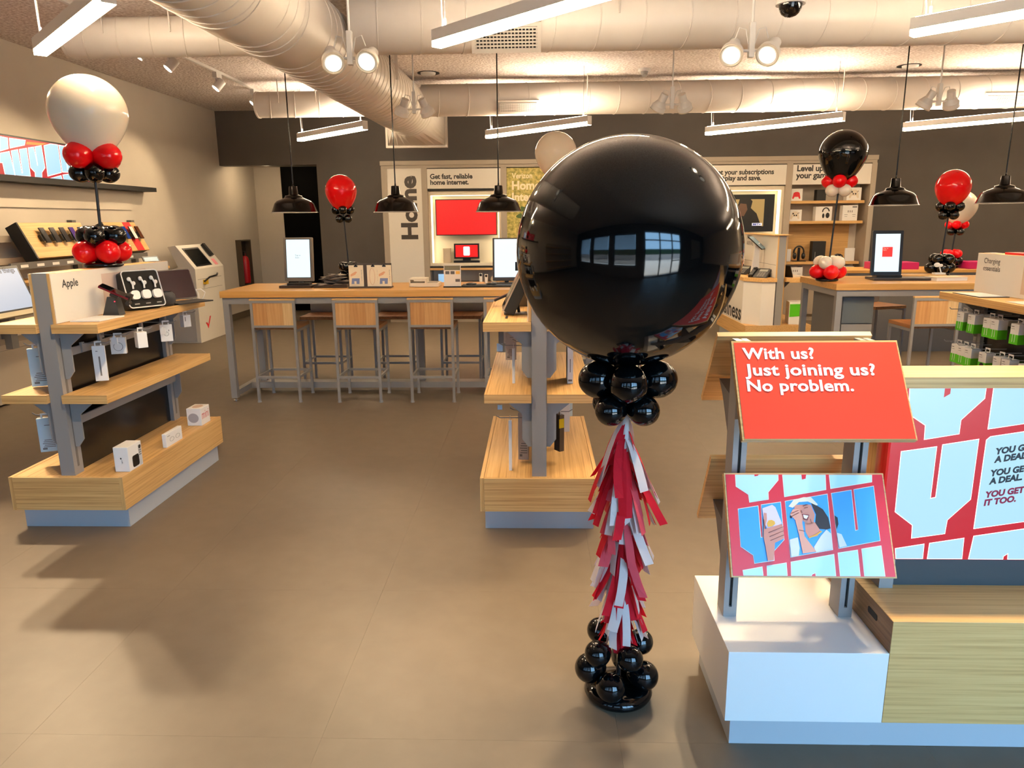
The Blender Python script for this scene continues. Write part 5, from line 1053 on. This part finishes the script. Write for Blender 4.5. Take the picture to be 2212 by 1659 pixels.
flat([[(-.4, 1.16), (-.3, 1.22), (-.2, 1.32), (-.05, 1.4), (.2, 1.42), (.3, .96), (-.38, .96)]], mat('poster_skin', (196, 150, 116), .6), pz, (0, Y0+.02, 0), X_, (0, 0, 1), .0014, 'print_arm')
obj('hidden_panel', MB().box((.701, Y0+.02, .9), (1.719, Y0+.06, 2.318)).box((1.801, Y0+.02, .9), (2.459, Y0+.06, 2.318)), WHITEP, t)
for x0, x1 in ((-1.64, -.53), (-.441, .619), (.701, 1.719), (1.801, 2.459), (2.541, 3.705)):
    obj('counter_shelf', MB().box((x0+.001, Y0+.01, .812), (x1-.001, 11.66, .845)), W_X, t)
    obj('low_shelf', MB().box((x0+.001, Y0+.05, .60), (x1-.001, 11.66, .62)), NICHE, t)
    m2 = (x0+x1)/2
    for a, b in ((x0+.004, m2-.003), (m2+.003, x1-.004)): obj('cabinet_door', MB().box((a, Y0+.0, .17), (b, Y0+.02, .59)), NICHE, t, bev=.003)
    obj('cabinet_box', MB().box((x0+.001, Y0+.021, .1), (x1-.001, 11.66, .598)), NICHE, t)
# small things in the first niche
t = thing('counter_monitor', 'small black monitor with a white cylinder on red in the lit niche', 'monitor', (-1.075, 11.42, .921))
obj('stand', MB().box((-.2, -.06, 0), (.2, .06, .03)).box((-.06, -.02, .03), (.06, .02, .07)), BLACK, t, local=True); bz = obj('bezel', MB().box((-.195, -.02, .06), (.195, .015, .29)), BLACK, t, local=True)
sc = obj('screen', MB().box((-.172, -.0225, .085), (.172, -.02, .268)), SCRR, bz, local=True)
flat([[(-.05, .12), (-.04, .108), (.04, .108), (.05, .12), (.05, .235), (.04, .245), (-.04, .245), (-.05, .235)]], SCRW, t, (-1.075, 11.3975, .921), X_, (0, 0, 1), .001, 'print_router')
t = thing('home_router', 'upright beige router block beside the small niche monitor', 'router', (-1.386, 11.45, .921)); obj('router_body', MB().rbox((0, 0, .11), (.125, .1, .22), .02, 4), mat('router_beige', (206, 190, 164), .4), t, local=True, bev=.004); obj('router_light', MB().cbox((0, -.0505, .12), (.004, .001, .004)), CREAM, t, local=True)
one('small_screen', MB().box((-1.52, 11.36, .621), (-1.30, 11.38, .75)), mat('screen_blue', (140, 190, 240), .3, emit=.6), 'small pale blue screen under the oak niche counter', 'screen')
t = thing('doorbell_camera', 'white pill shaped doorbell camera with a black lens under the niche counter', 'camera', (-.86, 11.36, .621)); obj('body', MB().rbox((0, 0, .07), (.05, .03, .14), .02, 4), CREAM, t, local=True); obj('lens', MB().ell((0, -.015, .112), (.02, .008, .02)), BLACK, t, local=True)
one('round_sensor', MB().cyl((-.66, 11.36, .67), (-.66, 11.38, .67), .048, n=24), mat('router_beige', (206, 190, 164), .4), 'round beige sensor disc under the niche counter', 'sensor')
# gaming shelves
t = nw
SH = mat('shelf_oak_warm', (214, 160, 84), .45)
for z in (1.757, 1.46, .857): obj('shelf', MB().box((3.797, Y0+.05, z), (4.90, 11.66, z+.04)), W_X, t)
obj('oak_back', MB().box((3.797, 11.645, .9), (4.83, 11.66, 1.455)), W_X, t); obj('low_back', MB().box((3.797, 11.64, .1), (4.943, 11.66, .6)), NICHE, t)
obj('low_shelf', MB().box((3.797, Y0+.03, .58), (4.943, 11.66, .62)), W_X, t); obj('cabinet_box', MB().box((3.797, Y0+.02, .1), (4.943, 11.64, .579)), NICHE, t)
ZZ = {1: 1.7975, 2: 1.5005, 3: .8975, 4: .6205}
def box_on(x0, x1, row, h, label, m_=None, deco=None, dep=.1):
    y = 11.44; z = ZZ[row]; t = thing('game_box', label, 'box', ((x0+x1)/2, y, z), .06, None); w_ = x1-x0
    obj('carton', MB().box((-w_/2, -dep/2, 0), (w_/2, dep/2, h)), m_ or CREAM, t, local=True, bev=.002); f = -dep/2-.0012
    if deco in ('pad_red', 'pad_white'):
        c = RED if deco == 'pad_red' else mat('pad_offwhite', (222, 210, 190), .5); s_ = w_/.2
        pts = [(-.07, .02), (-.05, .11), (-.02, .125), (.02, .125), (.05, .11), (.07, .02), (.05, .01), (.03, .045), (-.03, .045), (-.05, .01)]
        pd_ = MB().prism([(a*s_, b*s_+.018) for a, b in pts], 'y', f, f+.0005); obj('print_gamepad', pd_, c, t, local=True)
        if deco == 'pad_white': obj('print_buttons', MB().cyl((-.03*s_, f-.0006, .11*s_), (-.03*s_, f-.0002, .11*s_), .012, n=10).cyl((-.012*s_, f-.0006, .085*s_), (-.012*s_, f-.0002, .085*s_), .011, n=10).cyl((.02*s_, f-.0006, .085*s_), (.02*s_, f-.0002, .085*s_), .012, n=10).cyl((.04*s_, f-.0006, .11*s_), (.04*s_, f-.0002, .11*s_), .006, n=8).cyl((.055*s_, f-.0006, .12*s_), (.055*s_, f-.0002, .12*s_), .006, n=8), INK, t, local=True)
    if deco == 'head':
        obj('print_headset', MB().tube([(.03+.05*math.cos(a), f, .13+.06*math.sin(a)) for a in [PI*.05+PI*.95*q/10 for q in range(11)]], .009, 6).ell((.06, f, .08), (.03, .003, .04)).ell((-.005, f, .075), (.018, .003, .035)), INK, t, local=True)
    if deco == 'cells':
        cm = MB()
        for q in (-.03, 0, .03): cm.box((q-.006, f, .12), (q+.006, f+.0005, .15))
        for q in (-.06, .06): cm.box((q-.025, f, .085), (q+.025, f+.0005, .09)).box((q-.02, f, .06), (q+.02, f+.0005, .064))
        cm.box((.03, f, .19), (.1, f+.0005, .21)); obj('print', cm, INKG, t, local=True)
    return t
box_on(3.81, 3.99, 1, .175, 'white carton with a red gamepad print on the top gaming shelf', deco='pad_red')
box_on(4.20, 4.34, 1, .16, 'dark carton mostly behind the white balloons, top gaming shelf', BLACKM)
box_on(4.64, 4.86, 1, .185, 'white gamepad carton at the right end of the top gaming shelf', deco='pad_white')
box_on(3.80, 4.0, 2, .17, 'white gamepad carton at the left end of the second gaming shelf', deco='pad_white')
box_on(4.20, 4.45, 2, .21, 'white carton with a dark headset print on the second gaming shelf', deco='head')
box_on(4.60, 4.83, 2, .225, 'pale carton with three small dark marks on the second gaming shelf', deco='cells')
box_on(3.80, 3.9, 3, .185, 'small blank white card left of the headset on the lowest gaming shelf', dep=.02)
box_on(4.71, 4.86, 3, .195, 'white printed card at the right end of the lowest gaming shelf', dep=.02, deco=None)
box_on(3.85, 4.08, 4, .19, 'pale carton below the gaming shelves, left', deco='cells')
box_on(4.66, 4.85, 4, .2, 'pale carton with a dark tab below the gaming shelves, right')
t = thing('gaming_headset', 'black over ear headset on a stand on the lowest gaming shelf', 'headset', (4.01, 11.42, ZZ[3]))
obj('band', MB().tube([(.075*math.cos(a), 0, .14+.09*math.sin(a)) for a in [-.3+(PI+.6)*q/14 for q in range(15)]], .012, 8), BLACK, t, local=True); obj('ear_cup', MB().ell((-.065, -.02, .085), (.028, .04, .05)), BLACK, t, local=True); obj('ear_cup', MB().ell((.065, -.02, .085), (.028, .04, .05)), BLACK, t, local=True); obj('stand', MB().box((-.08, -.05, 0), (.1, .05, .012)).cyl((0, 0, .01), (0, 0, .21), .02, n=10), BLACK, t, local=True)
t = thing('game_console', 'black game console block behind the white balloons on the oak shelf', 'console', (4.32, 11.5, ZZ[3])); obj('console_body', MB().box((-.1, -.06, 0), (.1, .06, .3)), BLACKM, t, local=True, bev=.004); obj('console_slot', MB().box((-.06, -.0615, .05), (-.05, -.0602, .14)), INKG, t, local=True)
t = thing('game_controller', 'black game controller on the lowest gaming shelf right of the white balloons', 'controller', (4.6, 11.4, ZZ[3])); obj('controller_body', MB().prism([(-.07, .0), (-.05, .1), (-.02, .115), (.03, .11), (.06, .09), (.08, .02), (.06, .0), (.03, .05), (-.03, .05), (-.05, 0)], 'y', -.025, .02), BLACK, t, local=True, bev=.006); obj('thumb_stick', MB().cyl((-.02, -.04, .085), (-.02, -.024, .085), .012, n=10).cyl((.03, -.04, .075), (.03, -.024, .075), .012, n=10), INKG, t, local=True)
# ================================================================ Business gondola
bx0, by0 = 2.82, 8.8
t = bz_ = thing('business_gondola', 'white panelled oak gondola lettered Business with desk phones on its shelf', 'display shelf', (bx0, by0+.7, 0))
X = lambda d: bx0+d
obj('plinth', MB().box((X(-.27), by0+.05, 0), (X(.27), by0+1.35, .11)), PLINTH, t)
obj('base_box', MB().box((X(-.3), by0, .11), (X(.3), by0+1.4, .285)), W_Y, t)
obj('white_cabinet', MB().prism([(X(-.29), by0+.22), (X(-.13), by0+.01), (X(.03), by0+.01), (X(.03), by0+1.39), (X(-.29), by0+1.39)], 'z', .2855, .805), WHITEP, t)
obj('shelf', MB().prism([(X(-.3), by0+.2), (X(-.14), by0-.01), (X(.04), by0-.01), (X(.04), by0+1.4), (X(-.3), by0+1.4)], 'z', .806, .85), W_Y, t)
obj('post', MB().box((X(.045), by0+.02, .2855), (X(.125), by0+.1, 1.345)), GREYM, t); obj('post', MB().box((X(.045), by0+1.2, .2855), (X(.125), by0+1.28, 1.345)), GREYM, t)
obj('back_panel', MB().box((X(.06), by0+.101, .2855), (X(.11), by0+1.199, 1.34)), W_Z, t)
obj('header_board', MB().box((X(.028), by0+.02, .851), (X(.044), by0+1.38, 1.345)), W_Z, t); obj('header_graphic', MB().box((X(.024), by0+.025, .852), (X(.028), by0+1.378, 1.342)), WHITEP, t)
obj('header_line', MB().box((X(.0235), by0+.03, 1.0), (X(.024), by0+1.37, 1.004)), INKG, t); obj('top_cap', MB().box((X(-.02), by0, 1.346), (X(.2), by0+1.4, 1.356)), W_Y, t)
obj('side_board', MB().box((X(.126), by0+.06, .2855), (X(.15), by0+1.3, 1.34)), W_Z, t); obj('right_shelf', MB().box((X(.151), by0, .806), (X(.42), by0+1.4, .85)), W_Y, t); obj('right_base', MB().box((X(.301), by0+.0, .2), (X(.5), by0+1.4, .285)), W_Y, t)
for y in (by0+.25, by0+1.0): obj('shelf_bracket', MB().prism([(X(.151), .805), (X(.3), .805), (X(.151), .65)], 'y', y, y+.02), GREYD, t)
lettering('Business', INK, t, (X(-.29), by0+1.43, .31), (0, -1, 0), (0, 0, 1), width=1.18, height=.2, bold=.02)
lettering('NEW\nARRIVAL', INKG, t, (X(.024), by0+1.3, 1.2), (0, -1, 0), (0, 0, 1), width=.3, bold=.01)
def desk_phone(x, y, label, rz):
    t = thing('desk_phone', label, 'telephone', (x, y, .8505), rz); M = Matrix.Rotation(.5, 4, 'X')
    obj('phone_base', MB().box((-.11, -.09, .03), (.11, .1, .055), M), BLACK, t, local=True, bev=.004); obj('rear_foot', MB().prism([(.02, 0), (.1, 0), (.09, .1), (.05, .08)], 'x', -.08, .08), BLACK, t, local=True)
    obj('handset', MB().box((-.105, -.09, .06), (-.06, .1, .075), M).ell(M @ Vector((-.082, -.07, .07)), (.026, .03, .02)).ell(M @ Vector((-.082, .08, .07)), (.026, .03, .02)), BLACK, t, local=True)
    kp = MB()
    for i in range(3):
        for j in range(4): kp.box((-.01+i*.03, -.07+j*.025, .055), (.012+i*.03, -.055+j*.025, .059), M)
    obj('keypad', kp, INKG, t, local=True); obj('phone_display', MB().box((-.02, .04, .055), (.08, .085, .058), M), mat('lcd_grey', (150, 150, 140), .3), t, local=True)
desk_phone(X(-.1), by0+.2, 'black desk phone nearest on the Business gondola shelf', -.7); desk_phone(X(-.16), by0+.78, 'black desk phone behind another on the Business gondola shelf', -.8)
t = thing('tilted_tablet', 'tilted glassy tablet on a tall white stand by the Business header', 'tablet', (X(-.075), by0+.5, .8505)); M = Matrix.Translation((0, 0, .4)) @ Matrix.Rotation(-.6, 4, 'Z') @ Matrix.Rotation(.7, 4, 'Y')
obj('stand', MB().prism([(-.06, 0), (.04, 0), (.03, .4), (-.02, .38)], 'y', -.02, .02), WHITE, t, local=True); tb_ = obj('tablet_body', MB().rbox((0, 0, 0), (.24, .17, .012), .01, 3, 'z', M), BLACK, t, local=True); obj('screen', MB().rbox((0, 0, .0065), (.22, .155, .001), .006, 3, 'z', M), mat('screen_sky_grey', (130, 160, 176), .08), tb_, local=True); obj('rear_arm', MB().cbox((.06, 0, -.02), (.06, .05, .04)), BLACK, t, local=True)
t = thing('office_router', 'pale grey upright box behind the desk phones on the Business gondola', 'router', (X(-.22), by0+1.2, .8505)); obj('router_body', MB().rbox((0, 0, .13), (.14, .2, .26), .03, 4), mat('router_grey', (200, 192, 180), .5), t, local=True, bev=.005); obj('router_vent', MB().box((-.03, -.1008, .02), (.03, -.1002, .03)), INKG, t, local=True)
t = thing('open_laptop', 'dark laptop open on the right shelf of the Business gondola', 'laptop', (X(.3), by0+.25, .8505), PI*.62); obj('laptop_base', MB().box((-.12, -.09, 0), (.12, .09, .012)), mat('laptop_pale', (200, 190, 172), .4), t, local=True); obj('laptop_lid', MB().box((-.12, .08, .01), (.12, .09, .18), Matrix.Rotation(-.35, 4, 'X')), BLACK, t, local=True)
t = thing('green_carton', 'white carton with a bright green front on the Business gondola base', 'box', (X(.36), by0+.2, .2855), -.15); obj('carton', MB().box((-.1, -.12, 0), (.1, .12, .27)), CREAM, t, local=True, bev=.003); obj('green_front', MB().prism([(-.095, .09), (.0995, .11), (.0995, .25), (-.095, .245)], 'y', -.1222, -.1205), GREEN, t, local=True)
one('white_jar', MB().lathe([(0, 0), (.06, 0), (.065, .02), (.065, .24), (.05, .27), (0, .27)], (X(.22), by0+.48, .2855), 20), CREAM, 'white cylinder canister beside the green fronted carton', 'canister')
# shop goods behind the camera that the balloons mirror
t = thing('accessory_wall', 'accessory shelf wall near the shop front beyond the left edge', 'display shelf', (-4.6, .8, 0))
obj('shelf_back', MB().box((-4.94, -.6, .2), (-4.9, 2.4, 2.0)), NICHE, t)
for z in (.3, .8, 1.3, 1.75): obj('shelf', MB().box((-4.899, -.6, z), (-4.55, 2.4, z+.04)), W_Y, t)
